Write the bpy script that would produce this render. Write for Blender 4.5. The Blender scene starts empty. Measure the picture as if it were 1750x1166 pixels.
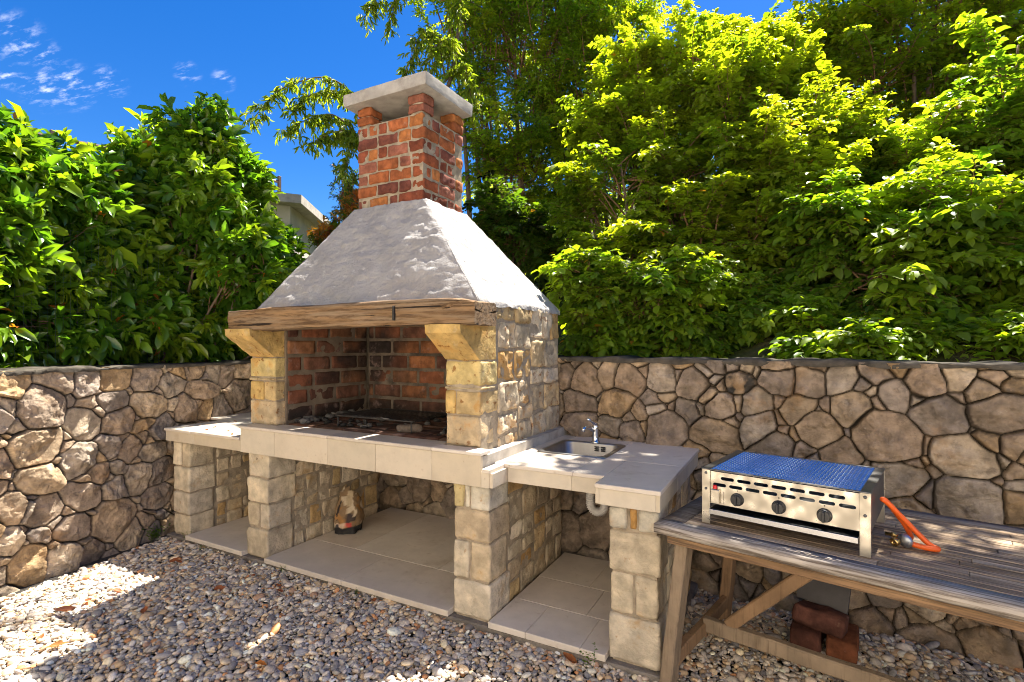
import bpy, math, random
import numpy as np
from mathutils import Vector

S = bpy.context.scene
COL = S.collection
RAD = math.radians
rng = np.random.default_rng(7)

# ---------------------------------------------------------------- camera, sky, sun, exposure
cam_d = bpy.data.cameras.new('camera')
cam = bpy.data.objects.new('camera', cam_d); COL.objects.link(cam)
cam_d.sensor_width = 36.0
cam_d.lens = 900.0 / 1750.0 * 36.0
cam_d.shift_y = 7.0 / 1750.0
cam_d.clip_start = 0.05; cam_d.clip_end = 600.0
cam.location = (0, 0, 1.55)
cam.rotation_euler = (RAD(90), 0, RAD(28.0))
S.camera = cam

SUN_EL, SUN_AZ = 62.5, 9.0          # degrees; azimuth from +Y towards +X
sd = Vector((math.sin(RAD(SUN_AZ)) * math.cos(RAD(SUN_EL)), math.cos(RAD(SUN_AZ)) * math.cos(RAD(SUN_EL)), math.sin(RAD(SUN_EL))))
sl = bpy.data.lights.new('sun', 'SUN'); sl.energy = 4.6; sl.angle = RAD(0.5); sl.color = (1.0, 0.93, 0.81)
so = bpy.data.objects.new('sun', sl); COL.objects.link(so); so.location = (3, 20, 30)
so.rotation_euler = sd.to_track_quat('Z', 'Y').to_euler()

W = bpy.data.worlds.new('World'); S.world = W; W.use_nodes = True
nt = W.node_tree; nt.nodes.clear()
def wn(t, **k):
    n = nt.nodes.new(t)
    for a, b in k.items(): setattr(n, a, b)
    return n
wl = nt.links.new
sky = wn('ShaderNodeTexSky', sky_type='NISHITA', sun_disc=False, sun_elevation=RAD(SUN_EL), sun_rotation=RAD(SUN_AZ),
         altitude=300.0, air_density=0.9, dust_density=0.2, ozone_density=4.0)
tc = wn('ShaderNodeTexCoord')
# thin cirrus: noise on a flat layer high above, kept to a few patches of the sky
sep = wn('ShaderNodeSeparateXYZ'); wl(tc.outputs['Generated'], sep.inputs[0])
def wm(op, a, b=None, c=None):
    n = wn('ShaderNodeMath', operation=op)
    for i, v in enumerate((a, b, c)):
        if v is None: continue
        if isinstance(v, (int, float)): n.inputs[i].default_value = v
        else: wl(v, n.inputs[i])
    return n.outputs[0]
zc = wm('MAXIMUM', sep.outputs[2], 0.05)
cxy = wn('ShaderNodeCombineXYZ'); wl(wm('DIVIDE', sep.outputs[0], zc), cxy.inputs[0]); wl(wm('DIVIDE', sep.outputs[1], zc), cxy.inputs[1])
mp = wn('ShaderNodeMapping'); mp.inputs['Rotation'].default_value = (0, 0, RAD(-20)); mp.inputs['Scale'].default_value = (8, 26, 1)
wl(cxy.outputs[0], mp.inputs[0])
nz = wn('ShaderNodeTexNoise'); nz.inputs['Scale'].default_value = 1.0; nz.inputs['Detail'].default_value = 8; nz.inputs['Roughness'].default_value = 0.62
wl(mp.outputs[0], nz.inputs['Vector'])
patch = None
for (d, rad_) in (((-0.8714, 0.2967, 0.3907), .040), ((-0.8671, 0.3219, 0.3802), .028), ((-0.8673, 0.3505, 0.3535), .040), ((-0.8818, 0.3243, 0.3424), .036), ((-0.8917, 0.2909, 0.3468), .022), ((-0.8462, 0.386, 0.3674), .028), ((-0.7903, 0.4625, 0.4018), .022), ((-0.765, 0.5023, 0.4031), .020)):
    vd = wn('ShaderNodeVectorMath', operation='DISTANCE'); wl(tc.outputs['Generated'], vd.inputs[0]); vd.inputs[1].default_value = d
    mr = wn('ShaderNodeMapRange', interpolation_type='SMOOTHSTEP'); mr.inputs[1].default_value = rad_; mr.inputs[2].default_value = rad_ * .1
    mr.inputs[3].default_value = 0; mr.inputs[4].default_value = 1
    wl(vd.outputs['Value'], mr.inputs[0])
    patch = mr.outputs[0] if patch is None else wm('MAXIMUM', patch, mr.outputs[0])
cm = wn('ShaderNodeMapRange', interpolation_type='SMOOTHSTEP'); cm.inputs[1].default_value = .47; cm.inputs[2].default_value = .78
wl(nz.outputs[0], cm.inputs[0])
hs = wn('ShaderNodeHueSaturation'); hs.inputs['Saturation'].default_value = 1.36; hs.inputs['Hue'].default_value = .51; hs.inputs['Value'].default_value = .95; wl(sky.outputs[0], hs.inputs['Color'])
mx = wn('ShaderNodeMix', data_type='RGBA'); wl(wm('MULTIPLY', wm('MULTIPLY', cm.outputs[0], patch), .7), mx.inputs['Factor']); wl(hs.outputs[0], mx.inputs['A'])
mx.inputs['B'].default_value = (8.0, 8.1, 9.0, 1)
bg = wn('ShaderNodeBackground'); bg.inputs['Strength'].default_value = 0.05
wl(mx.outputs['Result'], bg.inputs['Color'])
wo = wn('ShaderNodeOutputWorld'); wl(bg.outputs[0], wo.inputs[0])

S.view_settings.view_transform = 'Standard'; S.view_settings.look = 'None'
S.view_settings.exposure = 2.1; S.view_settings.gamma = 1.0
S.render.engine = 'CYCLES'
S.cycles.use_denoising = True; S.cycles.denoiser = 'OPENIMAGEDENOISE'; S.cycles.denoising_input_passes = 'RGB_ALBEDO_NORMAL'; S.cycles.denoising_prefilter = 'ACCURATE'; S.cycles.use_adaptive_sampling = False; S.cycles.filter_width = 1.0; S.cycles.sample_clamp_indirect = 8.0
S.cycles.max_bounces = 10; S.cycles.transparent_max_bounces = 8; S.cycles.diffuse_bounces = 7; S.cycles.transmission_bounces = 8

# ---------------------------------------------------------------- noise
def _hash(ix, iy, iz, seed):
    h = (ix.astype(np.int64) * 374761393 + iy.astype(np.int64) * 668265263 + iz.astype(np.int64) * 2147483647 + seed * 144665) & 0xffffffff
    h = ((h ^ (h >> 13)) * 1274126177) & 0xffffffff
    h = ((h ^ (h >> 16)) * 2246822519) & 0xffffffff
    return ((h ^ (h >> 15)) & 0xffffff) / float(0xffffff)
def vnoise(p, seed=0):
    i = np.floor(p).astype(np.int64); f = p - i; f = f * f * (3 - 2 * f)
    r = 0
    for dx in (0, 1):
        wx = f[:, 0] if dx else 1 - f[:, 0]
        for dy in (0, 1):
            wy = f[:, 1] if dy else 1 - f[:, 1]
            for dz in (0, 1):
                wz = f[:, 2] if dz else 1 - f[:, 2]
                r = r + wx * wy * wz * _hash(i[:, 0] + dx, i[:, 1] + dy, i[:, 2] + dz, seed)
    return r * 2 - 1
def fbm(p, octv=3, seed=0):
    a, s, r = 1.0, 1.0, 0
    for o in range(octv):
        r = r + a * vnoise(p * s, seed + o * 17); a *= .5; s *= 2.03
    return r
def sstep(a, b, x):
    t = np.clip((x - a) / (b - a), 0, 1); return t * t * (3 - 2 * t)

# ---------------------------------------------------------------- mesh helpers
def origin(o):
    v = np.zeros(3)
    while o is not None: v += np.array(o.location); o = o.parent
    return v
class Acc:
    """collects geometry and links it as ONE mesh object"""
    def __init__(s): s.v = []; s.c = []; s.f = {3: [], 4: []}; s.n = 0
    def add(s, V, F, c=(.5, .5, .5)):
        V = np.asarray(V, float); k = len(V); s.v.append(V)
        c = np.asarray(c, float)
        s.c.append(np.broadcast_to(c, (k, 3)) if c.ndim == 1 else c)
        for f in (F if isinstance(F, list) else [F]):
            f = np.asarray(f)
            if len(f): s.f[f.shape[1]].append(f + s.n)
        s.n += k; return s
    def box(s, lo, hi, c=(.5, .5, .5), bev=0.004):
        lo = np.array(lo, float); hi = np.array(hi, float); b = min(bev, .45 * float((hi - lo).min()))
        ctr, h = (lo + hi) / 2, (hi - lo) / 2
        if b <= 0:
            V = np.array([[x, y, z] for x in (-1, 1) for y in (-1, 1) for z in (-1, 1)], float) * h + ctr
            F = np.array([[0, 1, 3, 2], [4, 6, 7, 5], [0, 4, 5, 1], [2, 3, 7, 6], [0, 2, 6, 4], [1, 5, 7, 3]])
            return s.add(V, F, c)
        V = []; ids = {}
        for a in range(3):
            for x in (-1, 1):
                for y in (-1, 1):
                    for z in (-1, 1):
                        sg = np.array([x, y, z], float); q = sg * (h - b); q[a] = sg[a] * h[a]
                        ids[(a, x, y, z)] = len(V); V.append(q + ctr)
        Q = []; T = []
        for a in range(3):
            o = [i for i in range(3) if i != a]
            for sg in (-1, 1):
                loop = []
                for (p, q) in ((-1, -1), (1, -1), (1, 1), (-1, 1)):
                    k = [0, 0, 0]; k[a] = sg; k[o[0]] = p; k[o[1]] = q; loop.append(ids[(a, *k)])
                Q.append(loop)
        for a in range(3):
            for b2 in range(a + 1, 3):
                cax = 3 - a - b2
                for sa in (-1, 1):
                    for sb in (-1, 1):
                        k = [0, 0, 0]; k[a] = sa; k[b2] = sb
                        k1 = list(k); k1[cax] = -1; k2 = list(k); k2[cax] = 1
                        Q.append([ids[(a, *k1)], ids[(b2, *k1)], ids[(b2, *k2)], ids[(a, *k2)]])
        for x in (-1, 1):
            for y in (-1, 1):
                for z in (-1, 1): T.append([ids[(0, x, y, z)], ids[(1, x, y, z)], ids[(2, x, y, z)]])
        V = np.array(V)
        def fix(fs):
            r = []
            for f in fs:
                p = V[f]; n = np.cross(p[1] - p[0], p[2] - p[0])
                r.append(f[::-1] if n @ (p.mean(0) - ctr) < 0 else f)
            return np.array(r)
        return s.add(V, [fix(Q), fix(T)], c)
    def prism(s, poly, z0, z1, c=(.5, .5, .5)):
        """extruded polygon (convex or star shaped about its first vertex)"""
        n = len(poly); V = np.array([[x, y, z0] for x, y in poly] + [[x, y, z1] for x, y in poly])
        Q = np.array([[i, (i + 1) % n, n + (i + 1) % n, n + i] for i in range(n)])
        T = np.array([[0, i + 1, i] for i in range(1, n - 1)] + [[n, n + i, n + i + 1] for i in range(1, n - 1)])
        return s.add(V, [Q, T], c)
    def sticks(s, P0, P1, r0, r1, c=(.2, .15, .1), k=5):
        P0 = np.atleast_2d(P0).astype(float); P1 = np.atleast_2d(P1).astype(float); n = len(P0)
        r0 = np.broadcast_to(r0, n); r1 = np.broadcast_to(r1, n)
        d = P1 - P0; d /= np.linalg.norm(d, axis=1)[:, None] + 1e-9
        up = np.where(np.abs(d[:, 2:3]) > .9, [[1., 0, 0]], [[0, 0, 1.]])
        a = np.cross(d, up); a /= np.linalg.norm(a, axis=1)[:, None]; b = np.cross(d, a)
        th = np.arange(k) * 2 * np.pi / k
        ring = np.cos(th)[None, :, None] * a[:, None] + np.sin(th)[None, :, None] * b[:, None]
        V = np.concatenate([P0[:, None] + ring * r0[:, None, None], P1[:, None] + ring * r1[:, None, None]], 1).reshape(-1, 3)
        i = np.arange(k); q = np.stack([i, (i + 1) % k, k + (i + 1) % k, k + i], 1)[:, ::-1]
        F = (q[None] + (np.arange(n) * 2 * k)[:, None, None]).reshape(-1, 4)
        return s.add(V, F, c)
    def tube(s, path, r, c=(.2, .2, .2), k=8, cap=True):
        path = np.asarray(path, float); n = len(path); r = np.broadcast_to(r, n)
        t = np.gradient(path, axis=0); t /= np.linalg.norm(t, axis=1)[:, None] + 1e-12
        a = np.cross(t[0], [0, 0, 1.]); 
        if np.linalg.norm(a) < .1: a = np.cross(t[0], [1., 0, 0])
        V = []; th = np.arange(k) * 2 * np.pi / k
        for j in range(n):
            a = a - t[j] * (a @ t[j]); a /= np.linalg.norm(a); b = np.cross(t[j], a)
            V.append(path[j] + r[j] * (np.cos(th)[:, None] * a + np.sin(th)[:, None] * b))
        V = np.concatenate(V); i = np.arange(k)
        F = np.concatenate([np.stack([i + j * k, (i + 1) % k + j * k, (i + 1) % k + (j + 1) * k, i + (j + 1) * k], 1) for j in range(n - 1)])
        T = np.zeros((0, 3), int)
        if cap:
            V = np.concatenate([V, path[:1], path[-1:]]); e = n * k
            T = np.concatenate([np.stack([(i + 1) % k, i, np.full(k, e)], 1), np.stack([i + (n - 1) * k, (i + 1) % k + (n - 1) * k, np.full(k, e + 1)], 1)])
        return s.add(V, [F, T], c)
    def lathe(s, prof, base=(0, 0, 0), axis='Z', c=(.5, .5, .5), k=24):
        """prof: list of (radius, height)"""
        th = np.arange(k) * 2 * np.pi / k; V = []
        for r, h in prof: V.append(np.stack([np.cos(th) * r, np.sin(th) * r, np.full(k, h)], 1))
        V = np.concatenate(V); n = len(prof); i = np.arange(k)
        F = np.concatenate([np.stack([i + j * k, (i + 1) % k + j * k, (i + 1) % k + (j + 1) * k, i + (j + 1) * k], 1) for j in range(n - 1)])
        if axis == '-Y': V = np.stack([V[:, 0], -V[:, 2], V[:, 1]], 1)
        elif axis == 'X': V = np.stack([V[:, 2], V[:, 0], V[:, 1]], 1)
        return s.add(V + np.array(base), F, c)
    def build(s, name, mat, parent=None, smooth=True, local=False, angle=None):
        V = np.concatenate(s.v); C = np.concatenate(s.c)
        if parent is not None and not local: V = V - origin(parent)
        me = bpy.data.meshes.new(name); me.vertices.add(len(V)); me.vertices.foreach_set('co', V.astype(np.float32).ravel())
        T = np.concatenate(s.f[3]) if s.f[3] else np.zeros((0, 3), int)
        Q = np.concatenate(s.f[4]) if s.f[4] else np.zeros((0, 4), int)
        nl = T.size + Q.size
        me.loops.add(nl); me.loops.foreach_set('vertex_index', np.concatenate([T.ravel(), Q.ravel()]).astype(np.int32))
        me.polygons.add(len(T) + len(Q))
        me.polygons.foreach_set('loop_start', np.concatenate([np.arange(len(T)) * 3, T.size + np.arange(len(Q)) * 4]).astype(np.int32))
        me.polygons.foreach_set('use_smooth', np.full(len(T) + len(Q), bool(smooth)))
        at = me.attributes.new('Col', 'FLOAT_COLOR', 'POINT')
        at.data.foreach_set('color', np.concatenate([C, np.ones((len(C), 1))], 1).astype(np.float32).ravel())
        me.update(calc_edges=True)
        if angle is not None:
            try: me.set_sharp_from_angle(angle=RAD(angle))
            except Exception: pass
        me.materials.append(mat)
        o = bpy.data.objects.new(name, me); COL.objects.link(o)
        if parent is not None: o.parent = parent
        return o
def thing(name, label, cat, loc=(0, 0, 0), rotz=0.0, group=None):
    o = bpy.data.objects.new(name, None); COL.objects.link(o); o.empty_display_size = .1
    o.location = loc; o.rotation_euler = (0, 0, rotz); return tag(o, label, cat, group)
def tag(o, label, cat, group=None):
    o['label'] = label; o['category'] = cat
    if group: o['group'] = group
    return o
def kind(o, k): o['kind'] = k; return o

def block(acc, lo, hi, r=.012, amp=.006, freq=9.0, res=.016, seed=0, c=(.5, .5, .5), cvar=0.0, jit=0.0):
    """a rough stone or brick: rounded box, displaced by noise"""
    lo = np.array(lo, float); hi = np.array(hi, float); size = hi - lo
    n = np.maximum(2, np.round(size / res).astype(int)); n = np.minimum(n, 40)
    K = []; Qs = []
    for a in range(3):
        o = [i for i in range(3) if i != a]
        A, B = np.meshgrid(np.arange(n[o[0]] + 1), np.arange(n[o[1]] + 1), indexing='ij')
        for sg in (0, n[a]):
            k = np.zeros((A.size, 3), int); k[:, o[0]] = A.ravel(); k[:, o[1]] = B.ravel(); k[:, a] = sg
            idx = np.arange(A.size).reshape(A.shape) + sum(len(x) for x in K)
            q = np.stack([idx[:-1, :-1], idx[1:, :-1], idx[1:, 1:], idx[:-1, 1:]], -1).reshape(-1, 4)
            flip = (sg == 0) != (a == 1)
            Qs.append(q[:, ::-1] if flip else q); K.append(k)
    K = np.concatenate(K); Q = np.concatenate(Qs)
    key = (K[:, 0] * 1000 + K[:, 1]) * 1000 + K[:, 2]
    u, first, inv = np.unique(key, return_index=True, return_inverse=True)
    K = K[first]; Q = inv.ravel()[Q]
    h = size / 2; ctr = (lo + hi) / 2
    p = K / n * size - h
    if jit:                                            # skew the corners a little
        rr = np.random.default_rng(seed + 5)
        p = p * (1 + jit * rr.uniform(-1, 1, 3) * p[:, [1, 2, 0]] / (h[[1, 2, 0]] + 1e-6))
    r = min(r, .45 * size.min())
    q = np.clip(p, -(h - r), h - r); d = p - q; L = np.linalg.norm(d, axis=1)[:, None] + 1e-9
    d = d / L
    w = p + ctr
    dn = fbm(w * freq + seed * 3.7, 3, seed % 97) * amp + fbm(w * freq * .35 + seed, 2, 3) * amp * .8
    P = q + d * (r + dn[:, None]) + ctr
    cc = np.array(c) * (1 + cvar * fbm(w * 14 + seed, 2, 11)[:, None])
    acc.add(P, Q, np.clip(cc, 0.005, .95))

# ---------------------------------------------------------------- materials
def mat(name, col=(.5, .5, .5), rough=.8, metal=0.0, spec=.5, attr=False, var=.25, vscale=6.0, vstretch=(1, 1, 1), stain=None, stain_s=3.0, stain_t=(.55, .7),
        bump=.3, bscale=60.0, bdist=.004, bstretch=None, bdetail=6, extra=None, speck=None, joint=False):
    m = bpy.data.materials.new(name); m.use_nodes = True; t = m.node_tree; t.nodes.clear()
    N = t.nodes.new; L = t.links.new
    out = N('ShaderNodeOutputMaterial'); b = N('ShaderNodeBsdfPrincipled'); L(b.outputs[0], out.inputs[0])
    tcn = N('ShaderNodeTexCoord')
    def vec(st):
        if tuple(st) == (1, 1, 1): return tcn.outputs['Object']
        mpn = N('ShaderNodeMapping'); mpn.inputs['Scale'].default_value = st; L(tcn.outputs['Object'], mpn.inputs[0]); return mpn.outputs[0]
    def noise(sc, det=5, ro=.55, st=(1, 1, 1)):
        n = N('ShaderNodeTexNoise'); n.inputs['Scale'].default_value = sc; n.inputs['Detail'].default_value = det; n.inputs['Roughness'].default_value = ro
        L(vec(st), n.inputs['Vector']); return n.outputs[0]
    def ramp(x, a, b_, c=0., d=1.):
        r = N('ShaderNodeMapRange'); r.interpolation_type = 'SMOOTHSTEP'
        for i, v in zip((1, 2, 3, 4), (a, b_, c, d)): r.inputs[i].default_value = v
        L(x, r.inputs[0]); return r.outputs[0]
    def mixc(f, a, bcol, bt='MIX'):
        x = N('ShaderNodeMix'); x.data_type = 'RGBA'; x.blend_type = bt
        for sock, v in (('Factor', f), ('A', a), ('B', bcol)):
            if isinstance(v, (int, float)): x.inputs[sock].default_value = v
            elif isinstance(v, tuple): x.inputs[sock].default_value = (*v[:3], 1)
            else: L(v, x.inputs[sock])
        return x.outputs['Result']
    if attr:
        a = N('ShaderNodeAttribute'); a.attribute_name = 'Col'; c = a.outputs['Color']
    else:
        r = N('ShaderNodeRGB'); r.outputs[0].default_value = (*col, 1); c = r.outputs[0]
    if var:
        v = ramp(noise(vscale, 6, .6, vstretch), .25, .75, 1 - var, 1 + var)
        g = N('ShaderNodeCombineColor'); [L(v, g.inputs[i]) for i in range(3)]
        c = mixc(1.0, c, g.outputs[0], 'MULTIPLY')
    if stain:
        for k, (sc_, col_, lo_, hi_, mx_) in enumerate(stain):
            c = mixc(ramp(noise(sc_, 7, .65), lo_, hi_, 0, mx_), c, col_)
    if speck: c = mixc(ramp(noise(speck[0], 2, .5), speck[2], speck[3], 0, speck[4]), c, speck[1])
    if joint:                                          # stains stay on the stones, off the dark joints
        bw = N('ShaderNodeRGBToBW'); L(a.outputs['Color'], bw.inputs[0]); c = mixc(ramp(bw.outputs[0], .03, .10), a.outputs['Color'], c)
    L(c, b.inputs['Base Color'])
    b.inputs['Roughness'].default_value = rough; b.inputs['Metallic'].default_value = metal
    b.inputs['Specular IOR Level'].default_value = spec
    if bump:
        bn = N('ShaderNodeBump'); bn.inputs['Strength'].default_value = bump; bn.inputs['Distance'].default_value = bdist
        L(noise(bscale, bdetail, .65, bstretch or (1, 1, 1)), bn.inputs['Height']); L(bn.outputs[0], b.inputs['Normal'])
    m['_'] = 0
    if extra: extra(t, b, noise, ramp, mixc, c)
    return m
def leafmat(name, trans=.42, rough=.38, spec=.5, ty=(1.25, 1.15, .35)):
    m = bpy.data.materials.new(name); m.use_nodes = True; t = m.node_tree; t.nodes.clear(); N = t.nodes.new; L = t.links.new
    out = N('ShaderNodeOutputMaterial'); b = N('ShaderNodeBsdfPrincipled'); tr = N('ShaderNodeBsdfTranslucent'); mixs = N('ShaderNodeMixShader')
    a = N('ShaderNodeAttribute'); a.attribute_name = 'Col'
    L(a.outputs['Color'], b.inputs['Base Color']); b.inputs['Roughness'].default_value = rough; b.inputs['Specular IOR Level'].default_value = spec
    mu = N('ShaderNodeMix'); mu.data_type = 'RGBA'; mu.blend_type = 'MULTIPLY'; mu.inputs['Factor'].default_value = 1; L(a.outputs['Color'], mu.inputs['A']); mu.inputs['B'].default_value = (*[x * 1.95 for x in ty], 1)
    L(mu.outputs['Result'], tr.inputs['Color'])
    mixs.inputs[0].default_value = trans; L(b.outputs[0], mixs.inputs[1]); L(tr.outputs[0], mixs.inputs[2]); L(mixs.outputs[0], out.inputs[0])
    return m

M = {}
M['rubble'] = mat('field_stone', attr=True, joint=True, rough=.9, spec=.25, var=.38, vscale=11, stain=[(4.5, (.36, .20, .08), .54, .72, .55), (15, (.10, .078, .06), .54, .70, .6), (9, (.44, .37, .29), .58, .74, .5), (34, (.48, .42, .34), .64, .74, .4)], bump=1.0, bscale=26, bdist=.022)
M['lime'] = mat('limestone_block', attr=True, rough=.88, spec=.25, var=.26, vscale=14, stain=[(6, (.46, .26, .08), .56, .72, .55), (24, (.30, .13, .03), .63, .74, .6), (11, (.30, .25, .18), .58, .74, .4)], bump=.9, bscale=34, bdist=.014)
M['golden'] = mat('rust_stained_limestone', attr=True, rough=.88, spec=.25, var=.30, vscale=12, stain=[(6, (.44, .22, .05), .52, .66, .65), (21, (.22, .085, .018), .57, .66, .8), (9, (.52, .45, .33), .56, .72, .5)], bump=.9, bscale=34, bdist=.014)
M['mortar'] = mat('lime_mortar', (.33, .272, .20), .95, spec=.2, var=.3, vscale=20, bump=.7, bscale=90, bdist=.006)
M['brick'] = mat('red_brick', attr=True, rough=.92, spec=.2, var=.34, vscale=22, stain=[(16, (.40, .31, .25), .60, .76, .4), (30, (.06, .035, .03), .62, .74, .5)], bump=.7, bscale=70, bdist=.006)
M['sootbrick'] = mat('sooty_firebrick', attr=True, rough=.9, spec=.25, var=.34, vscale=16, stain=[(6, (.035, .03, .028), .52, .72, .75), (7, (.40, .27, .23), .55, .75, .6)], bump=.7, bscale=50, bdist=.008)
M['soot'] = mat('sooty_mortar', (.18, .142, .105), .95, spec=.15, var=.3, vscale=8, stain=[(3.5, (.04, .035, .03), .50, .70, .75)], bump=.6, bscale=70, bdist=.005)
def plaster_x(t, b, noise, ramp, mixc, c):
    bn = b.inputs['Normal'].links[0].from_node
    n2 = t.nodes.new('ShaderNodeBump'); n2.inputs['Strength'].default_value = .55; n2.inputs['Distance'].default_value = .02
    t.links.new(noise(7, 4, .5, (.6, 2.2, 2.2)), n2.inputs['Height']); t.links.new(n2.outputs[0], bn.inputs['Normal'])
M['plaster'] = mat('whitewashed_render', (.345, .332, .325), .9, spec=.25, var=.14, vscale=5, stain=[(3.5, (.33, .31, .30), .52, .70, .6), (40, (.22, .20, .18), .64, .74, .7), (14, (.56, .54, .52), .56, .70, .5)], bump=.9, bscale=22, bdist=.02, extra=plaster_x)
M['concrete'] = mat('concrete', (.42, .39, .35), .92, spec=.2, var=.22, vscale=8, stain=[(5, (.22, .19, .165), .52, .72, .6)], bump=.5, bscale=80, bdist=.005)
M['kerb'] = mat('damp_concrete', (.20, .175, .15), .95, spec=.2, var=.3, vscale=10, bump=.7, bscale=60, bdist=.01)
M['coping'] = mat('dark_mossy_mortar', (.085, .075, .062), .95, spec=.1, var=.4, vscale=12, bump=.8, bscale=60, bdist=.01)
M['marble'] = mat('honed_limestone_slab', attr=True, rough=.42, spec=.4, var=.08, vscale=7, stain=[(4, (.42, .33, .24), .52, .74, .5), (16, (.38, .29, .20), .58, .74, .45), (60, (.25, .19, .14), .66, .76, .5)], bump=.15, bscale=40, bdist=.002)
M['fascia'] = mat('sawn_limestone_fascia', attr=True, rough=.7, spec=.3, var=.12, vscale=6, stain=[(6, (.36, .27, .18), .52, .74, .5), (40, (.34, .26, .18), .6, .75, .5)], bump=.3, bscale=70, bdist=.003)
def grain(t, b, noise, ramp, mixc, c):
    f = noise(3.0, 9, .72, (.9, 16, 16)); f2 = noise(1.6, 6, .6, (.45, 30, 30)); f3 = noise(5, 4, .6, (.35, 5, 5))
    c2 = mixc(ramp(f3, .40, .62, 0, .65), c, (.29, .22, .15)); c2 = mixc(ramp(f, .46, .62, 0, .85), c2, (.10, .055, .026)); c2 = mixc(ramp(f2, .60, .635, 0, .95), c2, (.016, .010, .007))
    t.links.new(c2, b.inputs['Base Color'])
    bn = b.inputs['Normal'].links[0].from_node; t.links.new(f, bn.inputs['Height'])
M['timber'] = mat('weathered_oak_beam', (.27, .165, .085), .85, spec=.25, var=.25, vscale=4, vstretch=(.6, 5, 5), bump=1.0, bdist=.016, extra=grain)
def grain2(t, b, noise, ramp, mixc, c):
    f = noise(4, 9, .74, (.8, 26, 26))
    c2 = mixc(ramp(f, .42, .62, 0, .85), c, (.085, .058, .040)); t.links.new(c2, b.inputs['Base Color'])
    bn = b.inputs['Normal'].links[0].from_node; t.links.new(f, bn.inputs['Height'])
M['deck'] = mat('weathered_grey_plank', attr=True, rough=.92, spec=.12, var=.3, vscale=5, vstretch=(.8, 5, 5), bump=.5, bdist=.004, extra=grain2)
def grain3(t, b, noise, ramp, mixc, c):
    f = noise(4, 7, .65, (18, 18, 1.2))
    c2 = mixc(ramp(f, .48, .75, 0, .6), c, (.07, .04, .02)); t.links.new(c2, b.inputs['Base Color'])
    bn = b.inputs['Normal'].links[0].from_node; t.links.new(f, bn.inputs['Height'])
M['leg'] = mat('brown_worn_timber', attr=True, rough=.75, spec=.3, var=.25, vscale=6, bump=.4, bdist=.004, extra=grain3)
M['iron'] = mat('blackened_iron', (.05, .046, .043), .6, metal=.6, var=.3, vscale=40, bump=.3, bscale=200, bdist=.001)
M['ash'] = mat('grey_ash', attr=True, rough=.95, spec=.1, var=.3, vscale=40, bump=.8, bscale=120, bdist=.005)
M['sink'] = mat('brushed_steel_sink', (.36, .35, .34), .36, metal=1.0, var=.08, vscale=20, bump=.06, bscale=30, bdist=.001, bstretch=(1, 30, 1))
M['chrome'] = mat('chrome', (.75, .76, .78), .09, metal=1.0, var=0, bump=0)
def swirl(t, b, noise, ramp, mixc, c):
    vo = t.nodes.new('ShaderNodeTexVoronoi'); vo.inputs['Scale'].default_value = 26; vo.feature = 'SMOOTH_F1'
    t.links.new(t.nodes['Texture Coordinate'].outputs['Object'], vo.inputs['Vector'])
    t.links.new(ramp(vo.outputs['Distance'], .1, .7, .22, .48), b.inputs['Roughness'])
    t.links.new(mixc(ramp(vo.outputs['Distance'], .15, .75, 0, .55), c, (.30, .26, .20)), b.inputs['Base Color'])
M['steel'] = mat('circle_brushed_steel', (.58, .535, .455), .35, metal=.9, var=.06, vscale=12, bump=.10, bscale=24, bdist=.003, extra=swirl)
M['darksteel'] = mat('dark_steel', (.16, .16, .16), .4, metal=.8, var=.15, vscale=20, bump=.1, bscale=80, bdist=.001)
M['mesh_steel'] = mat('bare_mesh_steel', (.55, .60, .68), .24, metal=1.0, var=.1, vscale=20, bump=0)
M['traysteel'] = mat('tray_steel', (.42, .42, .43), .25, metal=1.0, var=.08, bump=.05, bscale=20, bdist=.001)
M['black'] = mat('black_plastic', (.016, .016, .018), .32, var=.1, bump=0)
M['redp'] = mat('red_plastic', (.62, .015, .02), .35, var=0, bump=0)
M['orange'] = mat('orange_rubber', (.85, .13, .012), .42, var=.08, bump=.05, bscale=60, bdist=.001)
M['brass'] = mat('brass', (.62, .42, .16), .3, metal=1.0, var=.1, bump=0)
M['zinc'] = mat('zinc_casting', (.45, .47, .50), .4, metal=.9, var=.1, bump=.1, bscale=120, bdist=.001)
M['hose'] = mat('grey_plastic_hose', (.60, .57, .54), .5, var=.08, bump=0)
M['paper'] = mat('kraft_paper', attr=True, rough=.75, spec=.3, var=.18, vscale=20, bump=.4, bscale=40, bdist=.004)
M['pebble'] = mat('river_pebble', attr=True, rough=.62, spec=.4, var=.22, vscale=60, bump=.12, bscale=160, bdist=.001)
M['grit'] = mat('dark_grit', (.075, .068, .06), .95, spec=.2, var=.4, vscale=60, bump=1.0, bscale=120, bdist=.01)
M['soil'] = mat('leafy_soil', (.07, .062, .03), .95, spec=.1, var=.5, vscale=3, stain=[(2.2, (.035, .06, .015), .42, .62, .85), (9, (.13, .08, .04), .6, .75, .7)], bump=1.0, bscale=14, bdist=.06)
M['slate'] = mat('grey_stone_slab', (.095, .087, .086), .75, spec=.3, var=.15, vscale=10, bump=.3, bscale=60, bdist=.003)
M['render'] = mat('pale_render', (.52, .48, .40), .9, spec=.2, var=.2, vscale=2, stain=[(2.2, (.25, .23, .18), .5, .72, .5)], bump=.3, bscale=40, bdist=.005)
M['facade'] = mat('cream_added_house_render', (.80, .75, .67), .9, spec=.2, var=.06, vscale=2, bump=.3, bscale=60, bdist=.004)
M['tileroof'] = mat('terracotta_roof', (.36, .14, .07), .85, var=.25, vscale=8, bump=.4, bscale=20, bdist=.02)
M['rail'] = mat('brown_railing_paint', (.14, .085, .06), .5, var=.1, bump=0)
M['wire'] = mat('green_coated_wire', (.03, .06, .035), .5, var=0, bump=0)
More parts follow.
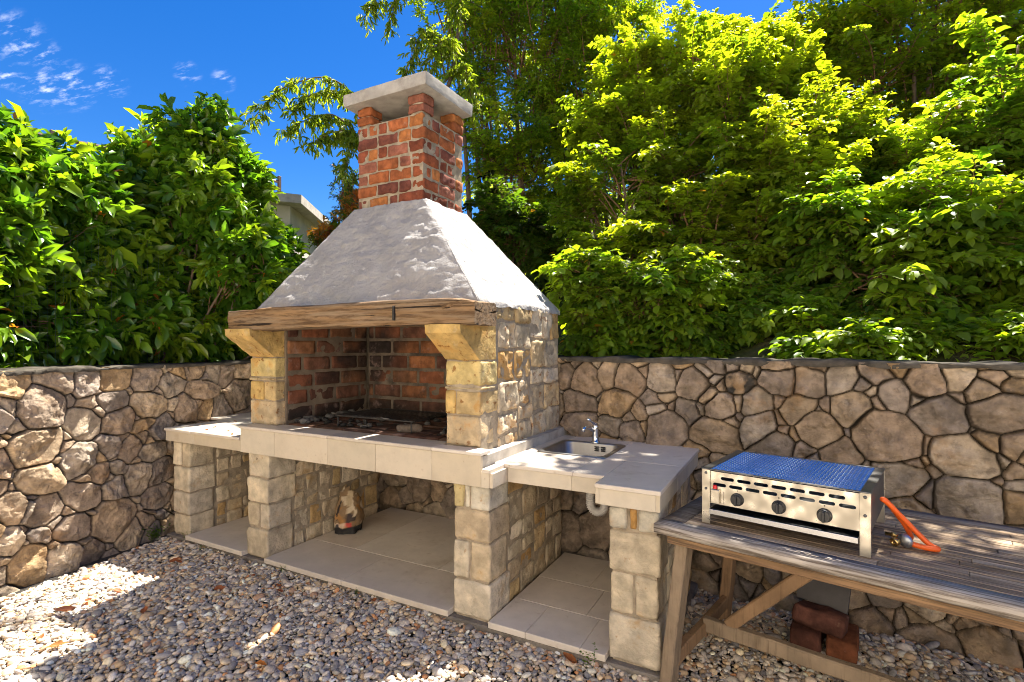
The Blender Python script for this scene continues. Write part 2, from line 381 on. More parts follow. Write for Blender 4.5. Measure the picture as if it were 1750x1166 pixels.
M['bark'] = mat('bark', attr=True, rough=.9, spec=.15, var=.35, vscale=18, bump=.7, bscale=40, bdist=.006)
M['laurel'] = leafmat('laurel_leaf', .40, .24, .7, (1.25, 1.2, .30))
M['leaf'] = leafmat('broad_leaf', .58, .42, .4, (1.3, 1.15, .25))
M['fine'] = leafmat('fine_leaf', .60, .45, .35, (1.25, 1.15, .3))
M['dryleaf'] = leafmat('dry_leaf', .15, .6, .3, (1.2, .8, .3))

# ---------------------------------------------------------------- ground
g = Acc()
xs = np.linspace(-60, 60, 61); ys = np.linspace(-60, 3.45, 30)
g.add([[-150, -150, -.03], [150, -150, -.03], [150, 150, -.03], [-150, 150, -.03]], np.array([[0, 1, 2, 3]]))
kind(g.build('ground', M['grit'], smooth=False), 'structure')
# unseen paved terrace and pale building, added to bounce sunlight onto the shaded fronts
bounce_paving = Acc()
for ix in range(24):
    for iy in range(5): bounce_paving.box((-11 + ix * .8 + .003, -3.5 + iy * .72 + .003, -.06), (-11 + ix * .8 + .797, -3.5 + iy * .72 + .717, .012), (.60, .53, .45), .004)
kind(bounce_paving.build('terrace', M['marble'], smooth=False), 'structure')
HS = thing('added_house', 'two storey cream rendered building out of view behind the viewer, added to bounce sunlight onto the barbecue', 'added_house', (-1.5, -3.8, 0))
hw = Acc(); hx0, hx1, hz, hy = -10.0, 8.0, 7.0, -3.5
ops = [(-8.4, -7.2, 1.0, 2.3), (-5.2, -4.2, .05, 2.2), (-1.6, -.2, 1.0, 2.3), (2.2, 3.4, 1.0, 2.3), (-8.4, -7.2, 3.9, 5.2), (-5.4, -4.2, 3.9, 5.2), (-1.5, -.3, 3.9, 5.2), (2.2, 3.4, 3.9, 5.2)]
xs_ = sorted({hx0, hx1} | {o[0] for o in ops} | {o[1] for o in ops}); zs_ = sorted({-.1, hz} | {o[2] for o in ops} | {o[3] for o in ops})
for i in range(len(xs_) - 1):
    for j in range(len(zs_) - 1):
        cx_, cz_ = (xs_[i] + xs_[i + 1]) / 2, (zs_[j] + zs_[j + 1]) / 2
        if not any(o[0] < cx_ < o[1] and o[2] < cz_ < o[3] for o in ops): hw.box((xs_[i], hy - .3, zs_[j]), (xs_[i + 1], hy, zs_[j + 1]), bev=0)
hw.box((hx0, hy - 7, -.1), (hx0 + .3, hy - .3, hz), bev=0); hw.box((hx1 - .3, hy - 7, -.1), (hx1, hy - .3, hz), bev=0); hw.box((hx0 + .3, hy - 7, -.1), (hx1 - .3, hy - 6.7, hz), bev=0)
hw.build('wall', M['facade'], HS, smooth=False)
rf = Acc(); rf.add([[hx0 - .4, hy + .5, hz - .1], [hx1 + .4, hy + .5, hz - .1], [hx1 + .4, hy - 3.5, hz + 1.9], [hx0 - .4, hy - 3.5, hz + 1.9], [hx0 - .4, hy - 7.5, hz - .1], [hx1 + .4, hy - 7.5, hz - .1]] + [[hx0 - .4, hy + .5, hz + .02], [hx1 + .4, hy + .5, hz + .02], [hx1 + .4, hy - 3.5, hz + 2.02], [hx0 - .4, hy - 3.5, hz + 2.02], [hx0 - .4, hy - 7.5, hz + .02], [hx1 + .4, hy - 7.5, hz + .02]],
    [np.array([[1, 0, 3, 2], [2, 3, 4, 5], [6, 7, 8, 9], [9, 8, 11, 10], [0, 1, 7, 6], [5, 4, 10, 11]])], (.4, .15, .08)); rf.build('roof', M['tileroof'], HS, smooth=False)
for o in ops:
    w_ = Acc(); w_.box((o[0], hy - .20, o[2]), (o[0] + .06, hy - .12, o[3]), bev=0); w_.box((o[1] - .06, hy - .20, o[2]), (o[1], hy - .12, o[3]), bev=0); w_.box((o[0] + .06, hy - .20, o[3] - .06), (o[1] - .06, hy - .12, o[3]), bev=0); w_.box((o[0] + .06, hy - .20, o[2]), (o[1] - .06, hy - .12, o[2] + .06), bev=0)
    f_ = w_.build('window', M['leg'], HS, smooth=False); p_ = Acc(); p_.box((o[0] + .06, hy - .17, o[2] + .06), (o[1] - .06, hy - .16, o[3] - .06), bev=0); p_.build('pane', M['black'], f_, smooth=False)


def terrain_z(x, y):
    """soil held up by the two garden walls, rising away from them"""
    yb = 3.46 - .115 * x
    d = np.maximum(y - yb - .2, -4.6 - .17 * (y - 2.5) - x - .35)
    h = 1.28 + np.clip(d, 0, 30) * .36
    return h + .12 * fbm(np.stack([x * .8, y * .8, x * 0], 1), 3, 4) * np.clip(d * 2, 0, 1)
tg = Acc()
nx, ny = 150, 120
X, Y = np.meshgrid(np.linspace(-22, 22, nx), np.linspace(-8, 30, ny), indexing='ij')
X = X.ravel(); Y = Y.ravel()
inside = (Y < 3.72 - .115 * X - .10) & (X > -4.70 - .17 * (Y - 2.5))
Zt = terrain_z(X, Y)
idx = np.arange(nx * ny).reshape(nx, ny)
q = np.stack([idx[:-1, :-1], idx[1:, :-1], idx[1:, 1:], idx[:-1, 1:]], -1).reshape(-1, 4)
q = q[~inside[q].any(1)]
tg.add(np.stack([X, Y, Zt], 1), q)
kind(tg.build('hillside', M['soil']), 'structure')

# pebbles: one loose bed nobody could count
def ico():
    p = (1 + 5 ** .5) / 2
    V = [(-1, p, 0), (1, p, 0), (-1, -p, 0), (1, -p, 0), (0, -1, p), (0, 1, p), (0, -1, -p), (0, 1, -p), (p, 0, -1), (p, 0, 1), (-p, 0, -1), (-p, 0, 1)]
    F = [(0, 11, 5), (0, 5, 1), (0, 1, 7), (0, 7, 10), (0, 10, 11), (1, 5, 9), (5, 11, 4), (11, 10, 2), (10, 7, 6), (7, 1, 8), (3, 9, 4), (3, 4, 2), (3, 2, 6), (3, 6, 8), (3, 8, 9), (4, 9, 5), (2, 4, 11), (6, 2, 10), (8, 6, 7), (9, 8, 1)]
    V = [np.array(v, float) / np.linalg.norm(v) for v in V]; cache = {}; F2 = []
    def mid(a, b):
        k = (min(a, b), max(a, b))
        if k not in cache:
            m = V[a] + V[b]; V.append(m / np.linalg.norm(m)); cache[k] = len(V) - 1
        return cache[k]
    for a, b, c in F:
        x, y, z = mid(a, b), mid(b, c), mid(c, a); F2 += [(a, x, z), (b, y, x), (c, z, y), (x, y, z)]
    return np.array(V), np.array(F2)
IV, IF = ico()
PAL = np.array([(.40, .36, .315), (.54, .49, .43), (.27, .25, .24), (.30, .295, .30), (.64, .57, .47), (.54, .42, .27), (.44, .315, .19), (.60, .49, .34), (.45, .375, .30), (.16, .15, .15), (.46, .22, .09), (.72, .66, .57), (.40, .25, .16), (.33, .30, .245)])
PAL = np.clip((PAL - .35) * 1.18 + .43, .07, .82) * np.array([1.03, 1.02, 1.02])
PW = np.array([5, 4, 5, 4, 3, 4, 3, 3, 4, 2.0, 1.1, 1.6, 1.5, 2]); PW /= PW.sum()
def pebbles(acc, P, size, seed):
    r = np.random.default_rng(seed); n = len(P)
    sx = size * r.uniform(.75, 1.25, n); sy = sx * r.uniform(.55, .92, n); sz = sx * r.uniform(.30, .55, n)
    warp = 1 + .16 * r.normal(size=(n, 3, 1)) * 0
    V = IV[None] * np.stack([sx, sy, sz], 1)[:, None]
    k = r.normal(size=(n, 3)); k /= np.linalg.norm(k, axis=1)[:, None]
    V = V * (1 + .30 * np.einsum('kj,nj->nk', IV, k)[:, :, None] * r.uniform(-1, 1, (n, 1, 1)))
    a = r.uniform(0, 2 * np.pi, n); tx = r.normal(0, .30, n); ty = r.normal(0, .30, n)
    ca, sa = np.cos(a), np.sin(a)
    x, y, z = V[..., 0], V[..., 1], V[..., 2]
    y, z = y * np.cos(tx)[:, None] - z * np.sin(tx)[:, None], y * np.sin(tx)[:, None] + z * np.cos(tx)[:, None]
    x, z = x * np.cos(ty)[:, None] + z * np.sin(ty)[:, None], -x * np.sin(ty)[:, None] + z * np.cos(ty)[:, None]
    x, y = x * ca[:, None] - y * sa[:, None], x * sa[:, None] + y * ca[:, None]
    V = np.stack([x, y, z], -1) + P[:, None]
    c = PAL[r.choice(len(PAL), n, p=PW)] * r.uniform(.75, 1.2, (n, 1)) * np.array([1.0, .97, .93])
    C = np.repeat(c[:, None], len(IV), 1).reshape(-1, 3)
    F = (IF[None] + (np.arange(n) * len(IV))[:, None, None]).reshape(-1, 3)
    acc.add(V.reshape(-1, 3), F, np.clip(C, .02, .8))
pb = Acc()
for layer, (sp, sz, z0) in enumerate(((.0245, .0148, -.008), (.026, .0135, .004), (.07, .020, .009))):
    r = np.random.default_rng(50 + layer)
    gx, gy = np.meshgrid(np.arange(-5, 2.2, sp), np.arange(-.2, 3.9, sp * .85), indexing='ij')
    P = np.stack([gx.ravel(), gy.ravel()], 1) + r.uniform(-.55, .55, (gx.size, 2)) * sp
    u = np.array([.883, .469]); fw = np.array([-.469, .883])
    dep = P @ fw; lat = P @ u
    ok = (dep > 1.9) & (lat > -1.12 * dep - .4) & (lat < 1.1 * dep + .5)
    ok &= (P[:, 0] > -4.66 - .172 * (P[:, 1] - 2.5) + .20) & (P[:, 1] < 3.46 - .115 * P[:, 0])
    ok &= ~((P[:, 0] < -.54) & (P[:, 1] > 2.46))
    P = P[ok]
    hz = z0 + r.uniform(-.006, .006, len(P)) + .012 * fbm(np.stack([P[:, 0] * 2, P[:, 1] * 2, P[:, 0] * 0], 1), 2, 8)
    pebbles(pb, np.concatenate([P, hz[:, None]], 1), sz * r.lognormal(0, .28, len(P)), 90 + layer)
gv = pb.build('gravel', M['pebble']); kind(gv, 'stuff'); tag(gv, 'bed of mixed grey, white and tan river pebbles covering the yard', 'gravel')

# ---------------------------------------------------------------- garden walls of field stone
SEED_B = [(3.624,1.352,0.052),(3.782,1.299,0.121),(3.939,1.333,0.088),(3.856,1.407,0.044),(4.099,1.311,0.109),(4.185,1.414,0.033),(4.329,1.328,0.11),(4.439,1.424,0.043),(4.534,1.301,0.101),(4.674,1.433,0.069),(4.674,1.332,0.041),(4.649,1.281,0.023),(4.815,1.313,0.091),(4.846,1.412,0.055),(5.022,1.424,0.063),(5.029,1.338,0.089),(5.194,1.336,0.085),(5.23,1.426,0.045),(5.35,1.365,0.088),(5.502,1.399,0.071),(5.595,1.444,0.032),(5.739,1.379,0.102),(5.834,1.402,0.093),(5.595,1.282,0.078),(5.479,1.297,0.039),(5.969,1.439,0.045),(6.055,1.429,0.044),(5.945,1.334,0.07),(6.032,1.357,0.044),(5.994,1.213,0.105),(5.782,1.19,0.112),(5.394,1.205,0.102),(4.913,1.204,0.095),(5.127,1.171,0.09),(5.221,1.163,0.028),(4.722,1.159,0.09),(4.808,1.116,0.028),(4.928,1.061,0.099),(4.491,1.118,0.077),(4.287,1.184,0.072),(4.351,1.152,0.027),(4.02,1.149,0.111),(4.181,1.086,0.059),(3.75,1.132,0.092),(4.36,1.002,0.132),(4.674,0.988,0.13),(3.761,0.988,0.091),(3.98,0.987,0.068),(4.118,0.962,0.071),(5.234,1.065,0.112),(5.057,1.033,0.022),(5.561,1.06,0.152),(5.008,0.95,0.09),(5.174,0.96,0.04),(5.331,0.94,0.089),(5.87,0.984,0.126),(5.945,1.105,0.034),(6.041,1.056,0.049),(5.696,0.963,0.037),(5.618,0.848,0.106),(5.657,0.728,0.056),(5.89,0.788,0.126),(6.055,0.936,0.049),(5.729,0.775,0.027),(5.984,0.901,0.025),(6.06,0.797,0.054),(4.559,0.866,0.067),(4.575,0.783,0.059),(4.592,0.717,0.067),(4.608,0.154,0.06),(4.594,0.015,0.08),(4.774,0.061,0.076),(4.866,0.176,0.081),(4.884,0.09,0.037),(5.035,-0.009,0.106),(5.113,0.187,0.064),(5.012,0.199,0.048),(5.263,0.225,0.045),(5.345,0.222,0.027),(5.434,0.175,0.032),(5.492,0.018,0.088),(5.548,0.217,0.077),(5.736,0.213,0.087),(5.63,0.105,0.028),(5.718,-0.0,0.111),(5.934,0.227,0.063),(5.98,0.074,0.102),(5.845,0.19,0.017),(6.071,0.196,0.035),(6.086,0.068,0.043),(5.263,0.02,0.067),(5.263,-0.124,0.067)]
SEED_L = [(2.677,1.303,0.1),(2.904,1.323,0.11),(3.112,1.28,0.089),(3.305,1.291,0.115),(3.561,1.276,0.126),(3.762,1.36,0.041),(3.87,1.338,0.038),(3.762,1.228,0.116),(4.014,1.322,0.076),(4.191,1.295,0.085),(4.047,1.152,0.106),(4.319,1.288,0.092),(4.519,1.299,0.093),(4.493,1.075,0.151),(2.644,1.158,0.051),(2.829,1.13,0.154),(2.605,1.095,0.058),(3.134,1.134,0.042),(3.29,1.133,0.105),(3.579,1.071,0.134),(3.791,1.066,0.034),(3.091,0.987,0.106),(3.337,0.968,0.11),(3.518,0.918,0.055),(3.669,0.879,0.105),(3.91,0.999,0.113),(4.112,0.975,0.079),(4.272,0.957,0.104),(2.799,0.874,0.152),(2.7,0.994,0.015),(3.057,0.729,0.124),(2.982,0.818,0.031),(3.259,0.782,0.075),(3.417,0.736,0.086),(3.605,0.692,0.085),(3.526,0.825,0.027),(2.611,0.789,0.08),(2.811,0.661,0.122),(3.184,0.617,0.079),(3.321,0.618,0.038),(3.475,0.501,0.105),(3.678,0.505,0.094),(3.077,0.476,0.115),(3.321,0.458,0.093),(3.66,0.301,0.101),(2.655,0.496,0.097),(2.781,0.514,0.034),(2.854,0.43,0.11),(3.305,0.223,0.16),(3.009,0.258,0.103),(2.817,0.265,0.069),(3.544,0.131,0.038),(3.678,0.14,0.05),(3.442,0.073,0.126),(3.579,0.035,0.105),(3.734,0.035,0.059),(2.644,0.285,0.081),(2.746,0.11,0.119),(2.956,0.078,0.092),(3.155,0.048,0.084),(2.611,0.084,0.036),(2.924,0.329,0.03)]
STONE = np.array([(.37, .270, .185), (.41, .300, .198), (.31, .238, .178), (.44, .328, .215), (.36, .275, .20), (.42, .288, .160), (.285, .230, .185), (.39, .318, .245), (.46, .365, .262)])
def fill_seeds(lst, Wd, Hh, seed):
    r = random.Random(seed); out = [tuple(s) for s in lst]
    for rad, tries, fac in ((.14, 3000, 1.0), (.10, 3000, 1.04), (.05, 2500, 1.12)):
        for _ in range(tries):
            p = (r.uniform(0, Wd), r.uniform(-.05, Hh + .02)); q = rad * r.uniform(.85, 1.15)
            if all((p[0] - a) ** 2 + (p[1] - b) ** 2 > ((q + c) * fac) ** 2 for a, b, c in out): out.append((*p, q))
    # chinking: small stones wedged where three big ones meet
    S_ = np.array(out); A, B = np.meshgrid(np.arange(0, Wd, .02), np.arange(0, Hh, .02), indexing='ij'); P = np.stack([A.ravel(), B.ravel()], 1); pick = []
    for a in range(0, len(P), 4000):
        q = P[a:a + 4000]; D = ((q[:, None] - S_[None, :, :2]) ** 2).sum(-1) - S_[:, 2] ** 2; o = np.sort(D, 1)[:, :3]; pick.append(q[(o[:, 2] - o[:, 0]) < .0055])
    pick = np.concatenate(pick); r.shuffle(idx_ := list(range(len(pick)))); got = []
    for k in idx_:
        p = pick[k]
        if r.random() < .5 and all((p[0] - a) ** 2 + (p[1] - b) ** 2 > .10 ** 2 for a, b, c in got): got.append((p[0], p[1], r.uniform(.022, .045)))
    # a chink takes its room from its neighbours
    g_ = np.array(got); D0 = ((g_[:, None, :2] - S_[None, :, :2]) ** 2).sum(-1) - S_[:, 2] ** 2; m = D0.min(1); g_[:, 2] = m - (.0016 + g_[:, 2] ** 2 * 1.6)
    return np.concatenate([np.stack([S_[:, 0], S_[:, 1], S_[:, 2], S_[:, 2] ** 2], 1), np.stack([g_[:, 0], g_[:, 1], np.full(len(g_), .035), -g_[:, 2]], 1)])
def stone_face(O, U, Nn, Wd, Hh, seeds, res, seed, tint=1.0, lichen=()):
    O, U, Nn = map(np.array, (O, U, Nn)); Zv = np.array([0, 0, 1.])
    nu, nv = int(Wd / res), int(Hh / res)
    A, B = np.meshgrid(np.linspace(0, Wd, nu), np.linspace(-.04, Hh, nv), indexing='ij'); P = np.stack([A.ravel(), B.ravel()], 1)
    p3 = np.concatenate([P, np.full((len(P), 1), seed * 1.37)], 1)
    Wp = P + .010 * np.stack([fbm(p3 * 9, 3, seed), fbm(p3 * 9, 3, seed + 5)], 1)
    sd_, w = seeds[:, :2], seeds[:, 3]
    r = np.random.default_rng(seed); ns = len(sd_)
    an = r.normal(.1, .7, ns); el = np.where(seeds[:, 2] > .045, r.uniform(1.0, 1.38, ns), 1.0) ** .5     # every stone has its own slant and length
    ax0 = np.stack([np.cos(an), np.sin(an)], 1) / el[:, None]; ax1 = np.stack([-np.sin(an), np.cos(an)], 1) * el[:, None]
    own = np.zeros(len(P), int); edge = np.zeros(len(P))
    for a in range(0, len(P), 4000):
        q = Wp[a:a + 4000]; df = q[:, None] - sd_[None]; D = ((df * ax0).sum(-1) ** 2 + (df * ax1).sum(-1) ** 2) - w
        i = D.argmin(1); d1 = D[np.arange(len(q)), i]; sep_ = np.linalg.norm(sd_[None] - sd_[i][:, None], axis=-1) + 1e-6
        e = (D - d1[:, None]) / (2 * sep_); e[np.arange(len(q)), i] = 9
        own[a:a + 4000] = i; edge[a:a + 4000] = e.min(1)
    loc = Wp - sd_[own]; rad = seeds[own, 2]
    # chiselled facets
    h = np.full(len(P), 9.0)
    for k in range(4):
        gdir = r.uniform(-.55, .55, (ns, 2)); off = r.uniform(.02, .32, ns)
        h = np.minimum(h, off[own] * rad + (gdir[own] * loc).sum(1))
    base = (r.uniform(-.016, .024, ns)[own] + (r.uniform(-.09, .09, (ns, 2))[own] * loc).sum(1))
    wj = np.clip(.0036 + .007 * fbm(p3 * 6, 3, seed + 9), .0015, .02)
    rise = sstep(wj * .4, wj * .4 + .007, edge)
    n = fbm(p3 * 18, 4, seed + 1) * .009 - np.abs(fbm(p3 * 8, 4, seed + 2)) * .016 + np.floor(fbm(p3 * 7, 2, seed + 8) * 3) * .004
    H = -.05 + rise * (.05 + np.clip(base + .6 * h + n, -.02, .055))
    mask = sstep(wj * .3, wj * .3 + .006, edge)[:, None]
    c = STONE[r.integers(0, len(STONE), ns)] * r.uniform(.88, 1.14, (ns, 1)) * tint
    c = c[own] * (1 + .22 * fbm(p3 * 5, 3, seed + 3)[:, None] + .20 * fbm(p3 * 26, 3, seed + 13)[:, None])
    for (lu, lv, lr, lc) in lichen:
        k = (own == ((sd_ - np.array([lu, lv])) ** 2).sum(1).argmin()) * np.clip(fbm(p3 * 22, 3, seed + 6) * 2 + .2, 0, 1) * lr
        c = c * (1 - k[:, None]) + np.array(lc) * k[:, None]
    C = np.array((.040, .031, .023)) * (1 - mask) + c * mask
    V = O + P[:, :1] * U + P[:, 1:] * Zv + H[:, None] * Nn
    idx = np.arange(nu * nv).reshape(nu, nv); q = np.stack([idx[:-1, :-1], idx[1:, :-1], idx[1:, 1:], idx[:-1, 1:]], -1).reshape(-1, 4)
    if np.cross(U, Zv) @ Nn < 0: q = q[:, ::-1]
    return V, q, np.clip(C, .01, .9)
def garden_wall(O, U, Nn, Wd, Hh, lst, label, seed, lichen=(), tint=1.0):
    O, U, Nn = map(np.array, (O, U, Nn))
    t = thing('stone_wall', label, 'wall', O + U * Wd / 2)
    V, q, C = stone_face(O, U, Nn, Wd, Hh, fill_seeds(lst, Wd, Hh, seed), .0062, seed, tint, lichen)
    Acc().add(V, q, C).build('stone_facing', M['rubble'], t)
    b = Acc(); c0 = O - Nn * .10; c1 = O - Nn * .36; e = U * Wd
    b.prism([tuple(p[:2]) for p in (c0, c0 + e, c1 + e, c1)], -.1, Hh - .03)
    b.build('wall_core', M['kerb'], t, smooth=False)
    cp = Acc(); n = int(Wd / .02); tt = np.linspace(0, Wd, n); V = []
    for (dn, dz) in ((.004, -.02), (.012, .0), (.002, .010), (-.30, .014), (-.30, -.03)):
        V.append(O + tt[:, None] * U + (dn + (.012 * fbm(np.stack([tt * 14, tt * 0 + dn * 40, tt * 0], 1), 3, seed))[:, None]) * Nn + np.array([0, 0, 1.]) * (Hh - .005 + dz + .010 * fbm(np.stack([tt * 9, tt * 0 + dz * 90, tt * 0], 1), 3, seed + 4))[:, None])
    V = np.concatenate(V); i = np.arange(n - 1)
    F = np.concatenate([np.stack([i + j * n, i + 1 + j * n, i + 1 + (j + 1) * n, i + (j + 1) * n], 1) for j in range(4)])
    cp.add(V, F, (.1, .1, .1)); cp.build('coping', M['coping'], t)
    return t
lich = [(4.08 + .78, 1.28, 1.0, (.05, .045, .04)), (6.04, 1.33, .9, (.08, .075, .065)), (5.77, .9, .7, (.09, .08, .07))]
garden_wall((-5.0764, 4.0413, 0.0), (0.9935, -0.1142, 0.0), (-0.1142, -0.9935, -0.0), 7.7, 1.455, SEED_B, 'long retaining wall of brown field stones behind the sink and table', 3, lich, .84)
garden_wall((-3.9475, -1.1421, 0.0), (-0.1702, 0.9854, 0.0), (0.9854, 0.1702, 0.0), 5.05, 1.385, SEED_L, 'sunlit retaining wall of big rough field stones below the laurel hedge', 4, tint=1.0)

# ---------------------------------------------------------------- masonry barbecue
BQ = thing('masonry_barbecue', 'stone barbecue with brick chimney, whitewashed hood, timber lintel and built-in sink', 'barbecue', (-2.5, 3.0, 0))
XL0, XL1, XR0, XR1 = -3.52, -3.25, -1.78, -1.54
LIME = np.array([(.50, .40, .27), (.52, .42, .29), (.475, .37, .235), (.51, .42, .295), (.45, .355, .24), (.53, .44, .32), (.485, .36, .205), (.46, .375, .265)])
PALE = np.array([(.57, .485, .36), (.59, .505, .385), (.54, .45, .325), (.575, .48, .345)])
RUST = np.array([(.47, .31, .14), (.44, .27, .11), (.48, .35, .18)])
def split(rect, mx, mn, r):
    (a, b, c, d) = rect; w, h = b - a, d - c
    if (w <= mx and h <= mx * .85) or (w < 2 * mn and h < 2 * mn): return [rect]
    if w / h > r.uniform(.8, 1.5) and w >= 2 * mn:
        t = a + w * r.uniform(.36, .64); return split((a, t, c, d), mx, mn, r) + split((t, b, c, d), mx, mn, r)
    if h >= 2 * mn:
        t = c + h * r.uniform(.36, .64); return split((a, b, c, t), mx, mn, r) + split((a, b, t, d), mx, mn, r)
    t = a + w * r.uniform(.4, .6); return split((a, t, c, d), mx, mn, r) + split((t, b, c, d), mx, mn, r)
def stonecol(r, rust=.12, pale=.25):
    k = r.random(); pal = RUST if k < rust else (PALE if k < rust + pale else LIME)
    return np.array(pal[r.randrange(len(pal))]) * r.uniform(.85, 1.12)
def side_stones(acc, x, sgn, y0, y1, z0, z1, mx, mn, seed, rust=.12, depth=.06, gap=.010, amp=.008, prot=.006):
    """irregular rubble on a face x = const, looking towards sgn*x"""
    r = random.Random(seed)
    for i, (a, b, c, d) in enumerate(split((y0, y1, z0, z1), mx, mn, r)):
        p = x + sgn * r.uniform(0, prot); lo, hi = min(p, p - sgn * depth), max(p, p - sgn * depth)
        block(acc, (lo, a + gap / 2, c + gap / 2), (hi, b - gap / 2, d - gap / 2), r=.010, amp=amp, freq=15, res=.012, seed=seed * 100 + i, c=stonecol(r, rust), cvar=.12, jit=.05)
def pier(acc, x0, x1, y0, y1, courses, seed, amp=.004, cols=None, gap=.012):
    """squared blocks stacked up a pier front; courses: (z0, z1, [splits along x], colour)"""
    r = random.Random(seed)
    for i, (z0, z1, cuts, cc) in enumerate(courses):
        e = [x0] + [x0 + (x1 - x0) * t for t in cuts] + [x1]
        for j in range(len(e) - 1):
            o = r.uniform(-.006, .006)
            c = stonecol(r, 0, .75) if cc is None else np.array(cc[j % len(cc)])
            block(acc, (e[j] + (gap / 2 if j else o), y0 + r.uniform(-.006, .006), z0 + gap / 2), (e[j + 1] - (gap / 2 if j < len(e) - 2 else o), y1 + r.uniform(-.02, .03), z1 - gap / 2), r=.010, amp=amp, freq=16, res=.013, seed=seed * 50 + i * 7 + j, c=c, cvar=.20)
P_, Rs, Yl = (.55, .50, .41), (.44, .24, .075), (.52, .42, .22)
# lower piers and the rubble legs behind them
LOW = [
  ('pier', -4.42, -4.20, 3.66, [(.03, .20, [], None), (.20, .38, [], None), (.38, .58, [], None), (.58, .78, [.5], None)], 11),
  ('pier', -3.49, -3.265, 3.60, [(.03, .24, [], None), (.24, .42, [.55], None), (.42, .60, [], None), (.60, .78, [], None)], 12),
  ('pier', -1.69, -1.455, 3.52, [(.03, .24, [], None), (.24, .46, [.46], None), (.46, .635, [], None), (.635, .78, [.30, .46], [Yl, P_, P_])], 13),
  ('pier', -.78, -.545, 3.42, [(.03, .26, [], None), (.26, .46, [.50], None), (.46, .665, [], None), (.665, .78, [.38, .58], [P_, Rs, P_])], 14)]
for nm, x0, x1, yb, crs, sd2 in LOW:
    a = Acc(); pier(a, x0, x1, 2.475, 2.69, crs, sd2, amp=.0045)
    for s_, xx in ((1, x1 - .012), (-1, x0 + .012)):
        side_stones(a, xx, s_, 2.70, yb, .03, .78, .22, .08, sd2 * 3 + s_, rust=.25, amp=.008, gap=.016)
    p = a.build('pier', M['lime'], BQ)
    m_ = Acc(); m_.box((x0 + .012, 2.487, -.05), (x1 - .012, 2.68, .782), bev=0); m_.box((x0 + .015, 2.68, -.05), (x1 - .015, yb, .781), bev=0)
    m_.build('mortar', M['mortar'], p, smooth=False)
# plinth and bay floors
a = Acc(); a.box((-4.46, 2.445, -.08), (-.53, 3.75, .028), bev=.006); a.build('plinth', M['kerb'], BQ, smooth=False)
MAR = [(.62, .545, .465), (.65, .58, .50), (.59, .515, .43), (.635, .56, .475)]
def tiles(name, rects, z0, z1, m, parent=BQ, bev=.003, gap=.0014, cols=MAR, seed=1):
    r = random.Random(seed); a = Acc()
    for (x0, x1, y0, y1) in rects: a.box((x0 + gap / 2, y0 + gap / 2, z0), (x1 - gap / 2, y1 - gap / 2, z1), np.array(cols[r.randrange(len(cols))]) * r.uniform(.93, 1.06), bev)
    return a.build(name, m, parent, smooth=False)
tiles('floor_slab', [(-4.19, -3.50, 2.435, 2.95), (-4.19, -3.50, 2.95, 3.70)], .028, .062, M['marble'], seed=1)
tiles('floor_slab', [(-3.255, -2.52, 2.432, 2.86), (-2.52, -1.70, 2.432, 2.86), (-3.255, -2.83, 2.86, 3.75), (-2.83, -2.08, 2.86, 3.75), (-2.08, -1.70, 2.86, 3.75)], .028, .062, M['marble'], seed=2)
tiles('floor_slab', [(-1.445, -1.22, 2.438, 2.75), (-1.22, -.92, 2.438, 2.75), (-.92, -.79, 2.438, 2.75), (-1.445, -1.0, 2.75, 3.08), (-1.0, -.79, 2.75, 3.08), (-1.445, -1.1, 3.08, 3.52), (-1.1, -.79, 3.08, 3.52)], .028, .062, M['marble'], seed=3)
# hearth ledge
FAS = [(.55, .475, .37), (.58, .505, .40), (.53, .45, .34), (.57, .49, .385)]
a = Acc(); r_ = random.Random(4)
e = [-3.492, -3.13, -2.62, -2.22, -1.80, -1.475]
for i in range(5): a.box((e[i] + .001, 2.418, .785), (e[i + 1] - .001, 2.44, .952), np.array(FAS[r_.randrange(4)]) * r_.uniform(.94, 1.06), .002)
a.box((-1.474, 2.418, .785), (-1.425, 2.44, .872), FAS[1], .002)
lg = a.build('hearth_fascia', M['fascia'], BQ, smooth=False)
tiles('hearth_ledge', [(-3.496, -2.62, 2.408, 2.60), (-2.62, -1.80, 2.408, 2.60), (-1.80, -1.470, 2.408, 2.515)], .953, .974, M['marble'], seed=6, bev=.004)
a = Acc(); a.box((-3.488, 2.441, .784), (-1.48, 3.66, .945), bev=0); a.build('hearth_deck', M['concrete'], BQ, smooth=False)
# side counters
a = Acc()
for x0, x1 in ((-4.435, -4.06), (-4.06, -3.50)): a.box((x0 + .001, 2.425, .787), (x1 - .001, 2.445, .866), np.array(FAS[r_.randrange(4)]) * r_.uniform(.94, 1.05), .002)
cl = a.build('counter_fascia', M['fascia'], BQ, smooth=False)
tiles('side_counter', [(-4.442, -4.10, 2.414, 2.95), (-4.10, -3.505, 2.414, 2.95), (-4.72, -4.2, 2.95, 3.80), (-4.2, -3.53, 2.95, 3.80)], .866, .888, M['marble'], seed=8, bev=.004)
a = Acc(); a.box((-4.436, 2.446, .786), (-3.502, 3.80, .866), bev=0); a.build('counter_deck', M['concrete'], BQ, smooth=False)
a = Acc()
a.box((-1.424, 2.42, .787), (-1.402, 2.60, .866), FAS[3], .002)
for x0, x1 in ((-1.402, -1.02), (-1.02, -.822)): a.box((x0 + .001, 2.582, .787), (x1, 2.602, .866), np.array(FAS[r_.randrange(4)]), .002)
a.box((-.836, 2.424, .789), (-.816, 2.582, .866), FAS[0], .002)
a.box((-.816, 2.424, .787), (-.548, 2.444, .866), FAS[1], .002)
for y0, y1 in ((2.424, 2.83), (2.83, 3.20), (3.20, 3.52)): a.box((-.548, y0 + .001, .787), (-.528, y1 - .001, .866), np.array(FAS[r_.randrange(4)]), .002)
a.build('counter_fascia', M['fascia'], BQ, smooth=False)
